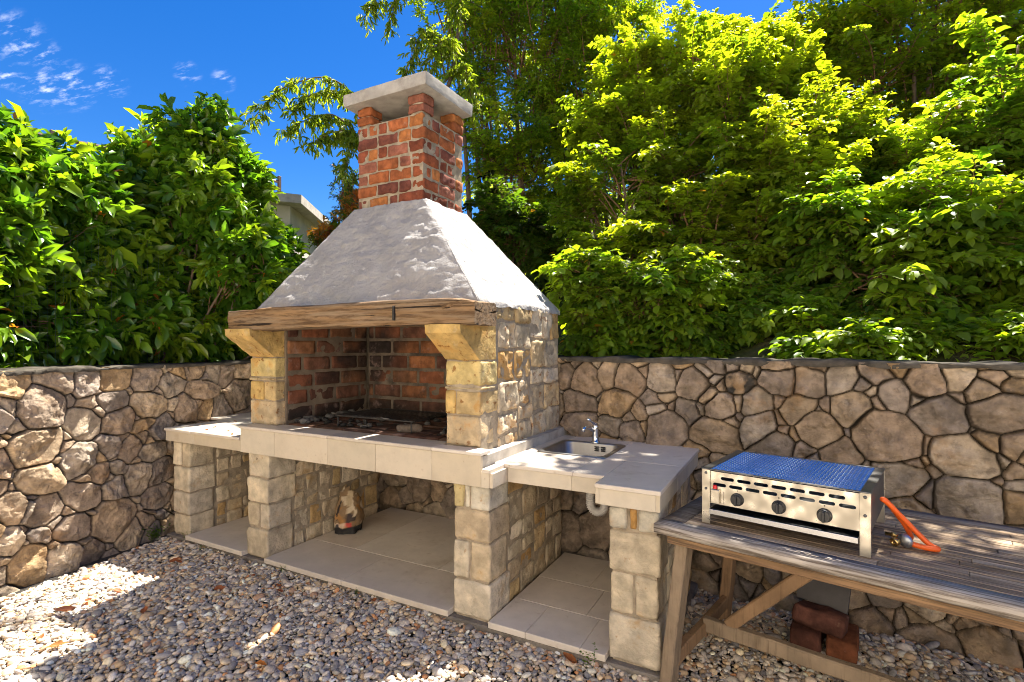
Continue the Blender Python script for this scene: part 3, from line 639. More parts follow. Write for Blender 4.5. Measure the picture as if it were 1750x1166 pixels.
tiles('sink_counter', [(-1.466, -1.415, 2.408, 2.575), (-1.56, -1.385, 2.575, 3.68), (-1.385, -1.01, 2.572, 2.968), (-1.385, -.972, 3.40, 3.66), (-1.01, -.838, 2.572, 2.968), (-.838, -.522, 2.412, 2.968), (-.972, -.522, 2.968, 3.60)], .866, .888, M['marble'], seed=9, bev=.003, gap=.002)
a = Acc(); a.box((-1.54, 2.60, .79), (-1.40, 3.60, .866), bev=0); a.box((-1.40, 2.602, .79), (-.96, 2.95, .866), bev=0); a.box((-1.40, 3.41, .79), (-.96, 3.60, .866), bev=0); a.box((-.96, 2.602, .79), (-.55, 3.56, .866), bev=0); a.box((-.815, 2.446, .789), (-.55, 2.602, .865), bev=0)
a.build('counter_deck', M['concrete'], BQ, smooth=False)
# sink
def rring(x0, x1, y0, y1, rr, z, k=6):
    P = []
    for cx_, cy_, s0 in ((x1 - rr, y1 - rr, 0), (x0 + rr, y1 - rr, 90), (x0 + rr, y0 + rr, 180), (x1 - rr, y0 + rr, 270)):
        for j in range(k + 1):
            t = RAD(s0 + 90 * j / k); P.append((cx_ + rr * math.cos(t), cy_ + rr * math.sin(t), z))
    return np.array(P)
a = Acc(); X0, X1, Y0, Y1 = -1.405, -.958, 2.952, 3.412
rings = [rring(X0, X1, Y0, Y1, .03, .8885), rring(X0 + .003, X1 - .003, Y0 + .003, Y1 - .003, .03, .8945), rring(X0 + .026, X1 - .026, Y0 + .026, Y1 - .026, .05, .894), rring(X0 + .031, X1 - .031, Y0 + .031, Y1 - .031, .055, .886), rring(X0 + .040, X1 - .040, Y0 + .040, Y1 - .040, .06, .79), rring(X0 + .075, X1 - .075, Y0 + .075, Y1 - .075, .06, .757), rring(X0 + .20, X1 - .20, Y0 + .20, Y1 - .20, .02, .752)]
n = len(rings[0]); i = np.arange(n)
F = np.concatenate([np.stack([i + j * n, (i + 1) % n + j * n, (i + 1) % n + (j + 1) * n, i + (j + 1) * n], 1) for j in range(len(rings) - 1)])
a.add(np.concatenate(rings + [rings[-1].mean(0)[None]]), [F, np.stack([i + (len(rings) - 1) * n, (i + 1) % n + (len(rings) - 1) * n, np.full(n, len(rings) * n)], 1)])
SK = a.build('sink', M['sink'], BQ)
for x_ in (-1.168, -1.124):
    a = Acc()
    for iz in range(3): a.box((x_, 3.3695, .842 + iz * .012), (x_ + .030, 3.3745, .850 + iz * .012), bev=.001)
    a.box((x_ + .013, 3.3722, .842), (x_ + .017, 3.3735, .874), bev=0)
    a.build('overflow_slot', M['black'], SK)
a = Acc(); a.lathe([(0, .755), (.032, .755), (.036, .7535), (.036, .752)], (-1.18, 3.18, 0)); a.build('drain', M['chrome'], SK)
# tap
fx, fy = -1.165, 3.385
a = Acc(); a.lathe([(0, .8935), (.030, .8945), (.030, .902), (.022, .908), (.0205, .935), (.020, .985), (.021, 1.005), (.019, 1.012), (0, 1.013)], (fx, fy, 0))
a.tube([(fx - .004, fy - .006, .975), (fx - .026, fy - .045, .998), (fx - .040, fy - .085, 1.005), (fx - .046, fy - .105, .998), (fx - .047, fy - .110, .982)], [.014, .013, .012, .012, .0125], k=12)
TP = a.build('tap', M['chrome'], SK)
a = Acc(); a.tube([(fx + .002, fy + .002, 1.010), (fx - .002, fy - .012, 1.030), (fx - .018, fy - .050, 1.050), (fx - .030, fy - .078, 1.062)], [.019, .017, .009, .007], k=12); a.build('tap_lever', M['chrome'], SK)
# corrugated waste hose
a = Acc(); tt = np.linspace(0, 1, 220); A0 = np.array((-1.13, 3.10, .79)); 
ang = np.clip((tt - .34) / .40, 0, 1) * np.pi
px_ = -1.072 + .046 - .046 * np.cos(ang); pz = np.where(tt < .34, .80 - tt / .34 * .20, .60 - .048 * np.sin(ang) + np.clip((tt - .74) / .26, 0, 1) * .15)
a.tube(np.stack([px_, np.full(220, 3.02), pz], 1), .0235 + .0032 * np.sign(np.sin(tt * 2 * np.pi * 44)), k=14); a.build('waste_hose', M['hose'], BQ)

# upper body: side walls, corner piers, corbels
GOLD = (.50, .36, .14)
def upper(nm, x0, x1, face, seed):
    a = Acc(); lo, hi = x0, x1
    crs = [(.975, 1.15, [], [(.52, .40, .25)]), (1.15, 1.292, [.30] if face > 0 else [.55], [(.50, .34, .13), (.52, .38, .19)]), (1.292, 1.315, [], [(.45, .36, .22)]), (1.315, 1.462, [], [(.54, .42, .19)])]
    pier(a, x0, x1, 2.52, 2.70, crs, seed, amp=.004, gap=.008)
    z0 = .89 if face > 0 else .888
    side_stones(a, x1 if face > 0 else x0, face, 2.715, 3.64, z0, 1.80, .27, .095, seed * 3, rust=.10, depth=.07, amp=.012, prot=.010, gap=.014)
    # the corner course above and below the corbel
    block(a, (x0, 2.515, 1.668), (x1, 2.71, 1.80), r=.012, amp=.006, seed=seed + 2, c=(.47, .39, .27), cvar=.1)
    if face > 0: block(a, (x1 - .10, 2.535, .89), (x1 - .002, 2.71, .975), r=.012, amp=.006, seed=seed + 3, c=(.50, .43, .31), cvar=.1)
    w = a.build('side_wall', M['golden'], BQ)
    m_ = Acc(); m_.box((x0 + .006, 2.530, .89), (x1 - .006, 3.64, 1.79), bev=0); m_.build('mortar', M['mortar'], w, smooth=False)
    # corbel: bracket with a sloping front
    c = Acc(); ny_, nz_ = 24, 14; 
    prof = [(2.70, 1.466), (2.515, 1.466), (2.325, 1.615), (2.318, 1.662), (2.70, 1.664)]
    V = []; F = []
    res = []
    for k in range(len(prof)):
        p, q2 = np.array(prof[k]), np.array(prof[(k + 1) % len(prof)]); m = max(2, int(np.linalg.norm(q2 - p) / .014))
        for j in range(m): res.append(p + (q2 - p) * j / m)
    res = np.array(res); nr = len(res); kx = 20; ctr = res.mean(0)
    for ix in range(kx + 1):
        x = x0 + .004 + (x1 - x0 - .008) * ix / kx; ins = .993 if ix in (0, kx) else 1
        for y, z in res: V.append((x, ctr[0] + (y - ctr[0]) * ins, ctr[1] + (z - ctr[1]) * ins))
    for ix in range(kx):
        for j in range(nr): F.append((ix * nr + j, ix * nr + (j + 1) % nr, (ix + 1) * nr + (j + 1) % nr, (ix + 1) * nr + j))
    V = np.array(V); nV = len(V); V = np.concatenate([V, [[x0 + .004, *ctr], [x1 - .004, *ctr]]])
    T = [((j + 1) % nr, j, nV) for j in range(nr)] + [(kx * nr + j, kx * nr + (j + 1) % nr, nV + 1) for j in range(nr)]
    dn = fbm(V * 14, 3, seed) * .006; d = V - np.array([(x0 + x1) / 2, *ctr]); d /= np.linalg.norm(d, axis=1)[:, None] + 1e-6
    V = V + d * dn[:, None]
    cc = np.array((.52, .35, .13)) * (1 + .2 * fbm(V * 9, 3, 5)[:, None])
    c.add(V, [np.array(F)[:, ::-1], np.array(T)[:, ::-1]], np.clip(cc, .02, .9)); c.build('corbel', M['golden'], BQ, angle=40)
upper('side_wall', XL0, XL1, -1, 21); upper('side_wall', XR0, XR1, 1, 22)

# firebox lining
BR = np.array([(.27, .100, .048), (.21, .078, .042), (.31, .125, .052), (.15, .066, .045), (.24, .108, .066), (.32, .145, .070)])
def brickcol(r, s=1.0): return BR[r.randrange(len(BR))] * r.uniform(.8, 1.15) * s
def lining(name, axis, c0, sgn, a0, a1, seed):
    r = random.Random(seed); a = Acc(); hgt, ln = .122, .285
    for k in range(7):
        z0 = .985 + k * hgt; x = a0 - r.uniform(.05, .25) if k % 2 else a0 - .02
        while x < a1:
            l, h2 = max(x, a0), min(x + ln * r.uniform(.92, 1.06), a1)
            if h2 - l > .04:
                o = r.uniform(-.004, .006) * sgn
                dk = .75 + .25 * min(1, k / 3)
                if axis == 'x': lo, hi = (min(c0 + o, c0 - sgn * .05), l + .011, z0 + .011), (max(c0 + o, c0 - sgn * .05), h2 - .011, z0 + hgt - .011)
                else: lo, hi = (l + .011, min(c0 + o, c0 - sgn * .05), z0 + .011), (h2 - .011, max(c0 + o, c0 - sgn * .05), z0 + hgt - .011)
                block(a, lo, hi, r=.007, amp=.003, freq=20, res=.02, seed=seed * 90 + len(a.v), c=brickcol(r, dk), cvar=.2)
            x = h2 if h2 > a0 else x + ln
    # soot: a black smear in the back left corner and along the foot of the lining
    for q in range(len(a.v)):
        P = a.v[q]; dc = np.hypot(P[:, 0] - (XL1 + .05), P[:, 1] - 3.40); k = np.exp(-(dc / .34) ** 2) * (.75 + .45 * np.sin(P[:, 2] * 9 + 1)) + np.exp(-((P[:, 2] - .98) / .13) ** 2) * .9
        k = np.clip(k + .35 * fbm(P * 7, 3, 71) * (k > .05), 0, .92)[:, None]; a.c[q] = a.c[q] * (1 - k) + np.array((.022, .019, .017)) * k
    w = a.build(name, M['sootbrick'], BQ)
    m_ = Acc()
    if axis == 'x': m_.box((min(c0 - sgn * .005, c0 - sgn * .06), a0, .95), (max(c0 - sgn * .005, c0 - sgn * .06), a1, 1.83), bev=0)
    else: m_.box((a0, min(c0 - sgn * .005, c0 - sgn * .06), .95), (a1, max(c0 - sgn * .005, c0 - sgn * .06), 1.83), bev=0)
    m_.build('mortar', M['soot'], w, smooth=False)
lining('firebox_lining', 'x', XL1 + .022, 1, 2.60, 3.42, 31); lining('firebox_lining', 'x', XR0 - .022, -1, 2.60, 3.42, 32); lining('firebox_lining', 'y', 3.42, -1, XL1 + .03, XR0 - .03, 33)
a = Acc(); a.box((XL0 + .02, 3.485, .94), (XR1 - .02, 3.66, 1.80), bev=0); a.build('rear_wall', M['mortar'], BQ, smooth=False)
a = Acc(); r_ = random.Random(9)
for iy in range(7):
    x = XL1 + .03 - (iy % 2) * .13
    while x < XR0 - .03:
        l, h2 = max(x, XL1 + .03), min(x + .26, XR0 - .03)
        if h2 - l > .05: block(a, (l + .004, 2.605 + iy * .117, .93), (h2 - .004, 2.605 + iy * .117 + .11, .984 + r_.uniform(-.003, .004)), r=.006, amp=.003, res=.03, seed=iy * 40 + int(x * 10) % 37, c=brickcol(r_, .30) + .012, cvar=.4)
        x += .265
a.build('hearth_floor', M['sootbrick'], BQ)
a = Acc(); r_ = np.random.default_rng(5)
for k in range(150):
    p = np.array([r_.uniform(-3.2, -1.85), r_.uniform(2.66, 3.38)]); s = r_.uniform(.006, .02)
    if k < 34: p = np.array([-3.215 + abs(r_.normal(0, .05)), r_.uniform(2.65, 3.35)]); s = r_.uniform(.012, .028)
    v = IV * np.array([s * 1.5, s, s * .7]) * (1 + .25 * r_.normal(size=(len(IV), 1))); th_ = r_.uniform(0, 6.28)
    v = np.stack([v[:, 0] * math.cos(th_) - v[:, 1] * math.sin(th_), v[:, 0] * math.sin(th_) + v[:, 1] * math.cos(th_), v[:, 2]], 1)
    g_ = r_.choice([.03, .05, .08, .12, .16], p=[.3, .25, .2, .15, .1]) if k >= 34 else r_.choice([.06, .10, .16])
    a.add(v + [p[0], p[1], .986 + s * .5], IF, (g_, g_ * .95, g_ * .88))
ah = a.build('ash_lumps', M['ash'], BQ); ah['kind'] = 'stuff'

# timber lintel
a = Acc(); nx_ = 130; prof = []
for (y, z) in ((2.335, 1.655), (2.335, 1.80), (2.56, 1.80), (2.56, 1.655)): prof.append((y, z))
ring = []
for k in range(4):
    p, q2 = np.array(prof[k]), np.array(prof[(k + 1) % 4]); m = 14 if k % 2 == 0 else 18
    for j in range(m): ring.append(p + (q2 - p) * j / m)
ring = np.array(ring); rc = np.array([(2.335 + 2.56) / 2, 1.7275]); hh = np.array([.1125, .0725])
loc = ring - rc; cl_ = np.clip(loc, -(hh - .012), hh - .012); dd = loc - cl_; L_ = np.linalg.norm(dd, axis=1)[:, None] + 1e-9
ring = rc + cl_ + dd / L_ * .012
V = []; tx = np.linspace(-3.505, -1.462, nx_)
for i_, x in enumerate(tx):
    t_ = (x + 3.505) / 2.043
    rr = ring.copy(); rr[:, 1] += (.010 * t_ - .005) + .012 * math.sin(t_ * 2.6) - .006
    e_ = max(0, (t_ - .86) / .14); rr[:, 1] -= (rr[:, 1] > 1.75) * .022 * e_ ** 2.2
    V.append(np.concatenate([np.full((len(rr), 1), x), rr], 1))
V = np.concatenate(V); nr = len(ring)
st = V * np.array([2.2, 26, 26]); d2 = V[:, 1:] - rc; d2 /= np.linalg.norm(d2, axis=1)[:, None]
am = fbm(st, 3, 77) * .0055 + fbm(V * np.array([3.0, 6, 6]), 2, 78) * .006
crk = np.minimum(np.abs(vnoise(V * np.array([1.6, 17, 17]), 79)) * 9, 1); am -= (1 - crk) ** 3 * .010
V[:, 1:] += d2 * am[:, None]
F = np.concatenate([np.stack([np.arange(nr) + j * nr, (np.arange(nr) + 1) % nr + j * nr, (np.arange(nr) + 1) % nr + (j + 1) * nr, np.arange(nr) + (j + 1) * nr], 1) for j in range(nx_ - 1)])
e0, e1 = V[:nr].mean(0), V[-nr:].mean(0); i = np.arange(nr)
T = np.concatenate([np.stack([(i + 1) % nr, i, np.full(nr, len(V))], 1), np.stack([i + (nx_ - 1) * nr, (i + 1) % nr + (nx_ - 1) * nr, np.full(nr, len(V) + 1)], 1)])
a.add(np.concatenate([V, [e0], [e1]]), [F, T], (.3, .2, .1)); a.build('timber_lintel', M['timber'], BQ, angle=50)

a = Acc(); block(a, (-2.004, 2.318, 1.690), (-1.993, 2.345, 1.772), r=.003, amp=.002, res=.006, seed=4, c=(.03, .022, .018)); a.build('dark_notch_strip', M['iron'], BQ)  # thin dark box added in place of the dark vertical notch in the beam
# plastered hood
a = Acc(); lo = np.array([[-3.43, 2.49], [-1.532, 2.49], [-1.532, 3.655], [-3.43, 3.655]]); hi = np.array([[-2.885, 2.905], [-2.225, 2.905], [-2.225, 3.445], [-2.885, 3.445]])
nu, nv = 90, 60
for k in range(4):
    A0, B0, A1, B1 = lo[k], lo[(k + 1) % 4], hi[k], hi[(k + 1) % 4]
    U_, V_ = np.meshgrid(np.linspace(0, 1, nu), np.linspace(-.06, 1, nv), indexing='ij'); U_ = U_.ravel(); V_ = V_.ravel()
    s_ = np.clip(V_, 0, 1)
    bot = A0 + (B0 - A0) * U_[:, None]; top = A1 + (B1 - A1) * U_[:, None]
    xy = bot + (top - bot) * s_[:, None]; z = 1.806 + np.clip(V_, 0, 1) * (2.555 - 1.806) + np.minimum(V_, 0) * .5
    P = np.concatenate([xy, z[:, None]], 1)
    nrm = np.cross(np.append(B0 - A0, 0), np.append(A1 - A0, .75)); nrm /= np.linalg.norm(nrm)
    eg = np.minimum(np.minimum(U_, 1 - U_) * 30, 1)
    P = P + nrm * ((fbm(P * 5, 3, 41) * .005 + fbm(P * np.array([8, 8, 26]), 4, 43) * .006 + np.abs(fbm(P * np.array([14, 14, 20]) + P[:, [2, 0, 1]] * 9, 3, 47)) * .007) * (.35 + .65 * eg))[:, None]
    P -= nrm * ((1 - eg) ** 2 * .007)[:, None]
    idx = np.arange(nu * nv).reshape(nu, nv); q = np.stack([idx[:-1, :-1], idx[1:, :-1], idx[1:, 1:], idx[:-1, 1:]], -1).reshape(-1, 4)
    a.add(P, q, (.66, .64, .6))
a.build('hood', M['plaster'], BQ)
# brick chimney
CX0, CX1, CY0, CY1 = -2.862, -2.25, 2.925, 3.425
a = Acc(); r_ = random.Random(12); zb, hb = 2.545, .0885; CH = np.array([(.29, .082, .036), (.235, .068, .036), (.33, .105, .04), (.40, .15, .05), (.19, .064, .045), (.28, .105, .068)])
def cb(lo, hi, sd3): block(a, lo, hi, r=.009, amp=.0065, freq=20, res=.012, seed=sd3, c=CH[r_.randrange(6)] * r_.uniform(.8, 1.15), cvar=.22, jit=.04)
for k in range(7):
    z0, z1 = zb + k * hb + .007, zb + (k + 1) * hb - .007; g2 = .007
    for side in range(4):
        # corner bricks alternate which face they run along
        if side in (0, 2):
            y0, y1 = (CY0, CY0 + .10) if side == 0 else (CY1 - .10, CY1); x = CX0 if k % 2 == 0 else CX0 + .105; end = CX1 if k % 2 == 0 else CX1 - .0
            if k % 2: x = CX0; end = CX1 - .107
            if k % 2 == 0: x = CX0 + .107
            while x < end - .01:
                w_ = r_.choice([.195, .20, .09, .19]); w_ = end - x if end - x - w_ < .06 else w_
                o = r_.uniform(-.004, .004); cb((x + g2, y0 + o, z0 + r_.uniform(-.002, .002)), (x + w_ - g2, y1 + o, z1 + r_.uniform(-.002, .002)), k * 60 + side * 13 + int((x + 4) * 30)); x += w_
        else:
            x0, x1 = (CX1 - .10, CX1) if side == 1 else (CX0, CX0 + .10); y = CY0; end = CY1
            if (k % 2 == 0) == (side == 1): y, end = CY0 + .107, CY1
            else: y, end = CY0, CY1 - .107
            if side == 3 and k % 2 == 0: y, end = CY0, CY1 - .107
            if side == 3 and k % 2 == 1: y, end = CY0 + .107, CY1
            while y < end - .01:
                w_ = r_.choice([.19, .20, .095]); w_ = end - y if end - y - w_ < .06 else w_
                o = r_.uniform(-.004, .004); cb((x0 + o, y + g2, z0), (x1 + o, y + w_ - g2, z1), k * 61 + side * 17 + int(y * 30)); y += w_
CHM = a.build('chimney', M['brick'], BQ)
m_ = Acc(); q_ = .008; t_ = .09
for bx in (((CX0 + q_, CY0 + q_), (CX1 - q_, CY0 + t_)), ((CX0 + q_, CY1 - t_), (CX1 - q_, CY1 - q_)), ((CX0 + q_, CY0 + t_), (CX0 + t_, CY1 - t_)), ((CX1 - t_, CY0 + t_), (CX1 - q_, CY1 - t_))): m_.box((*bx[0], 2.50), (*bx[1], zb + 7 * hb + .002), bev=0)
m_.build('mortar', M['mortar'], CHM, smooth=False)
for i_, (x, y) in enumerate(((CX0, CY0), (CX1 - .135, CY0), (CX1 - .135, CY1 - .125), (CX0, CY1 - .125))):
    a = Acc()
    for k in range(2): cb((x + r_.uniform(-.004, .004), y + r_.uniform(-.004, .004), zb + 7 * hb + .008 + k * .068), (x + .137, y + .127, zb + 7 * hb + .070 + k * .068), 900 + i_ * 5 + k)
    ps = a.build('chimney_post', M['brick'], CHM)
    m_ = Acc(); m_.box((x + .012, y + .012, zb + 7 * hb), (x + .12, y + .11, zb + 7 * hb + .145), bev=.01); m_.build('mortar', M['mortar'], ps, smooth=False)
a = Acc(); block(a, (-2.925, 2.845, 3.304), (-2.168, 3.430, 3.394), r=.006, amp=.0022, freq=12, res=.02, seed=5, c=(.5, .45, .38)); a.build('chimney_cap', M['concrete'], CHM, angle=40)
# ---------------------------------------------------------------- small things at the barbecue
GR = thing('grill_grate', 'sooty wire cooking grate on short legs inside the brick firebox', 'grate', (-2.45, 2.9, .985))
a = Acc(); gx0, gx1, gy0, gy1, gz = -2.80, -2.12, 2.66, 3.10, 1.062
c4 = [(gx0, gy0, gz), (gx1, gy0, gz), (gx1, gy1, gz), (gx0, gy1, gz)]
a.sticks(c4, c4[1:] + c4[:1], .006, .006, k=8); a.build('frame', M['iron'], GR)
a = Acc(); xs_ = np.linspace(gx0, gx1, 22)[1:-1]; a.sticks([(x, gy0, gz + .003) for x in xs_], [(x, gy1, gz + .003) for x in xs_], .0028, .0028, k=6); a.build('rods', M['iron'], GR)
for x, y in ((gx0 + .02, gy0), (gx1 - .02, gy0), (gx1 - .02, gy1), (gx0 + .02, gy1)):
    a = Acc(); a.tube([(x, y, gz), (x, y, 1.0), (x, y - .004, .986)], .0055, k=8); a.build('leg', M['iron'], GR)
a = Acc(); block(a, (-.085, -.024, -.022), (.085, .024, .022), r=.02, amp=.010, freq=18, res=.008, seed=3, c=(.16, .125, .10)); o = a.build('wood_stub', M['ash']); o.location = (-2.20, 2.72, 1.008); o.rotation_euler = (0, .05, .5); tag(o, 'pale half burnt stub of wood lying under the front edge of the grate', 'firewood')

# crumpled charcoal bag
nk, nh = 44, 40; a = Acc(); V = []; Cc = []
for j in range(nh):
    t = j / (nh - 1)
    w = .115 * (1 + .10 * math.sin(t * 3)) * (1 if t < .45 else 1 - .55 * (t - .45) / .55); d = .085 * (1 - .80 * sstep(.3, 1, np.array(t)))
    for i in range(nk):
        th = 2 * math.pi * i / nk; cx_, sx_ = math.cos(th), math.sin(th)
        x = w * math.copysign(abs(cx_) ** .7, cx_); y = d * math.copysign(abs(sx_) ** .7, sx_)
        top = .335 - .075 * (.5 + .5 * math.sin(th * 2 + .6)) * (t > .8) * (t - .8) * 5
        V.append((x - .03 * t ** 2 + .035 * t, y + .05 * t, min(t * .335, top)))
V = np.array(V); nn = np.stack([fbm(V * 13, 3, 3), fbm(V * 13, 3, 5), fbm(V * 13, 3, 9) * .4], 1); ridg = np.abs(fbm(V * 9, 2, 21))
V = V + nn * .016 + (V - np.array([0, .02, .15])) * (ridg[:, None] * .22)
V[:nk, 2] = .002
n1, n2 = fbm(V * 16, 2, 31), fbm(V * np.array([9, 9, 14]), 2, 33)
C_ = np.tile(np.array([.21, .135, .072]), (len(V), 1)); z_ = V[:, 2]
def put(mask, col): C_[mask] = col
put(n1 > .35, (.50, .40, .28)); put((n2 > .05) & (z_ > .03) & (z_ < .15), (.05, .035, .03)); put((n1 < -.42) & (z_ > .05), (.30, .15, .05))
put((V[:, 0] > .02) & (V[:, 0] < .08) & (z_ > .20) & (z_ < .31), (.42, .32, .2)); put((np.abs(V[:, 0] + .055 + (z_ - .2) * -.35) < .010) & (z_ > .13) & (z_ < .24), (.02, .015, .015))
put((np.abs(V[:, 0] - .055) < .024) & (np.abs(z_ - .062) < .018), (.45, .06, .05)); put((V[:, 0] < .02) & (V[:, 0] > -.09) & (np.abs(z_ - .062) < .02), (.50, .36, .25))
put((np.abs(V[:, 0] + .075) < .018) & (np.abs(z_ - .055) < .014), (.06, .05, .05)); put(z_ < .05, (.02, .018, .018))
i = np.arange(nk); F = np.concatenate([np.stack([i + j * nk, (i + 1) % nk + j * nk, (i + 1) % nk + (j + 1) * nk, i + (j + 1) * nk], 1) for j in range(nh - 1)])
a.add(np.concatenate([V, [[0, 0, .003]]]), [F, np.stack([(i + 1) % nk, i, np.full(nk, len(V))], 1)], np.concatenate([C_, [[.02, .02, .02]]]))
o = a.build('charcoal_bag', M['paper']); o.scale = (.80, .85, 1.02); o.location = (-3.135, 3.10, .063); o.rotation_euler = (RAD(0), RAD(-5), RAD(22)); tag(o, 'crumpled half empty paper charcoal bag with a black bottom under the hearth', 'bag')

# ---------------------------------------------------------------- table
TR = RAD(-12); TL = thing('wooden_table', 'long weathered grey slatted wooden table on trestle legs against the stone wall', 'table', (-.55, 2.38, 0), TR)
TLEN, TD, TZ = 2.3, .98, .75
GC = [(.50, .375, .26), (.42, .31, .21), (.54, .42, .30), (.36, .26, .17), (.46, .34, .24)]
r_ = random.Random(3)
def plank(a, lo, hi, c, seed, amp=.0018): block(a, lo, hi, r=.004, amp=amp, freq=9, res=.03, seed=seed, c=c, cvar=.1)
a = Acc(); y = .108; k = 0
while y < TD - .11:
    x = .104
    while x < TLEN - .1:
        l = min(x + r_.uniform(.5, 1.4), TLEN - .1); dz = r_.uniform(-.0015, .0015)
        a.box((x, y + .0022, TZ - .026), (l - .002, y + .0468, TZ + dz), np.array(GC[r_.randrange(5)]) * r_.uniform(.72, 1.02), .002); x = l
    y += .049; k += 1
a.build('slats', M['deck'], TL, smooth=False, local=True)
for i_, (lo, hi, c) in enumerate((((0, 0, TZ - .040), (TLEN, .104, TZ + .003), (.44, .39, .34)), ((0, TD - .104, TZ - .040), (TLEN, TD, TZ + .003), (.30, .26, .22)), ((.001, .106, TZ - .039), (.100, TD - .106, TZ + .001), (.24, .205, .175)))):
    a = Acc(); n_ = [22, 22, 8][i_]; block(a, lo, hi, r=.006, amp=.0022, freq=7, res=.05, seed=60 + i_, c=c, cvar=.12); a.build('border_plank', M['deck'], TL, local=True)
a = Acc(); BRN = np.array((.27, .165, .09)); GRY = np.array((.27, .20, .135))
a.box((.06, .012, TZ - .075), (TLEN, .036, TZ - .042), BRN, .003); a.box((.06, TD - .036, TZ - .10), (TLEN, TD - .012, TZ - .042), BRN, .003); a.build('apron', M['deck'], TL, smooth=False, local=True)
def beam(a, p, q, w, h, c, k=6):
    """squared timber from p to q"""
    p, q = np.array(p, float), np.array(q, float); d = (q - p) / np.linalg.norm(q - p); up = np.array([0, 0, 1.]) if abs(d[2]) < .8 else np.array([0, 1., 0])
    s_ = np.cross(d, up); s_ /= np.linalg.norm(s_); t_ = np.cross(s_, d); V = []; b = .006
    pr = [(-w / 2 + b, -h / 2), (w / 2 - b, -h / 2), (w / 2, -h / 2 + b), (w / 2, h / 2 - b), (w / 2 - b, h / 2), (-w / 2 + b, h / 2), (-w / 2, h / 2 - b), (-w / 2, -h / 2 + b)]
    for j in range(k + 1):
        for (x, y) in pr: V.append(p + (q - p) * j / k + s_ * x + t_ * y)
    n = 8; i = np.arange(n); F = np.concatenate([np.stack([i + j * n, (i + 1) % n + j * n, (i + 1) % n + (j + 1) * n, i + (j + 1) * n], 1) for j in range(k)])
    T = [(0, j + 1, j) for j in range(1, 7)] + [(k * n, k * n + j, k * n + j + 1) for j in range(1, 7)]
    V = np.array(V); V += .0025 * np.stack([fbm(V * 9, 2, 2), fbm(V * 9, 2, 3), fbm(V * 9, 2, 4)], 1)
    a.add(V, [F, np.array(T)], c)
for y, x1, c in ((.085, .115, GRY), (.85, .10, BRN)):
    for xe in (0, 1):
        top, ft = (x1, .03) if xe == 0 else (TLEN - x1, TLEN - .03)
        a = Acc(); beam(a, (top, y, TZ - .04), (ft, y, -.02), .055, .085, c); a.build('leg', M['leg'], TL, smooth=False, local=True)
for xe in (.052, TLEN - .052):
    a = Acc(); beam(a, (xe, .11, .115), (xe, .83, .115), .04, .065, BRN); a.build('end_rail', M['leg'], TL, smooth=False, local=True)
a = Acc(); beam(a, (.06, .47, .135), (TLEN - .06, .47, .135), .045, .07, GRY, 20); a.build('stretcher', M['leg'], TL, smooth=False, local=True)
for s_ in (0, 1):
    x0, x1 = (.18, .72) if s_ == 0 else (TLEN - .18, TLEN - .72)
    a = Acc(); beam(a, (x0, .472, .165), (x1, .472, TZ - .03), .04, .06, BRN * 1.05); a.build('brace', M['leg'], TL, smooth=False, local=True)

# ---------------------------------------------------------------- gas grill
GG = thing('gas_grill', 'shiny steel tabletop gas grill with three knobs and orange hose', 'gas grill', (-.358, 2.496, .754), TR)
L_, D_, H_ = .632, .51, .245
def plate(name, outer, holes, y, th, m, parent):
    """flat sheet in the x-z plane with real holes"""
    cu = bpy.data.curves.new(name, 'CURVE'); cu.dimensions = '2D'; cu.fill_mode = 'BOTH'; cu.extrude = th / 2
    for pts in [outer] + holes:
        s_ = cu.splines.new('POLY'); s_.points.add(len(pts) - 1); s_.use_cyclic_u = True
        for i_, (x, z) in enumerate(pts): s_.points[i_].co = (x, z, 0, 1)
    tmp = bpy.data.objects.new('tmp', cu); COL.objects.link(tmp)
    me = bpy.data.meshes.new_from_object(tmp.evaluated_get(bpy.context.evaluated_depsgraph_get())); bpy.data.objects.remove(tmp); bpy.data.curves.remove(cu)
    co = np.zeros(len(me.vertices) * 3, np.float32); me.vertices.foreach_get('co', co); co = co.reshape(-1, 3)
    co = np.stack([co[:, 0], y - co[:, 2], co[:, 1]], 1); me.vertices.foreach_set('co', co.ravel()); me.name = name; me.update(); me.materials.clear(); me.materials.append(m)
    o = bpy.data.objects.new(name, me); COL.objects.link(o); o.parent = parent; return o
def slot(x, z, l, h, k=6):
    P = []
    for s_, c0 in ((1, x + l / 2 - h / 2), (-1, x - l / 2 + h / 2)):
        for j in range(k + 1):
            t = math.pi * (-.5 + j / k) + (0 if s_ > 0 else math.pi); P.append((c0 + h / 2 * math.cos(t), z + h / 2 * math.sin(t)))
    return P
holes = [slot(.173 * L_ + i_ * .0687, .208, .056, .0145) for i_ in range(7)] + [slot(.120 * L_ + i_ * .0687, .178, .056, .0145) for i_ in range(8)]
plate('front_panel', [(.034, .092), (L_ - .034, .092), (L_ - .034, .234), (.034, .234)], holes, .006, .0016, M['steel'], GG)
for x in (0, L_ - .036):
    a = Acc(); a.box((x, 0, 0), (x + .036, .0022, H_ - .006), bev=.0006); a.box((x if x == 0 else x + .0338, .0024, 0), ((x + .0022) if x == 0 else x + .036, .036, H_ - .006), bev=.0006)
    l_ = a.build('leg', M['steel'], GG, smooth=False, local=True)
    for z in (.225, .155):
        b = Acc(); b.lathe([(.0001, .0062), (.0035, .0058), (.0058, .003), (.0062, 0)], (x + .018, -.0002, z), '-Y', k=14); b.build('screw', M['darksteel'], l_, local=True)
for x in (0, L_ - .036):
    a = Acc(); a.box((x, D_ - .0022, 0), (x + .036, D_, H_ - .006), bev=.0006); a.build('leg', M['steel'], GG, smooth=False, local=True)
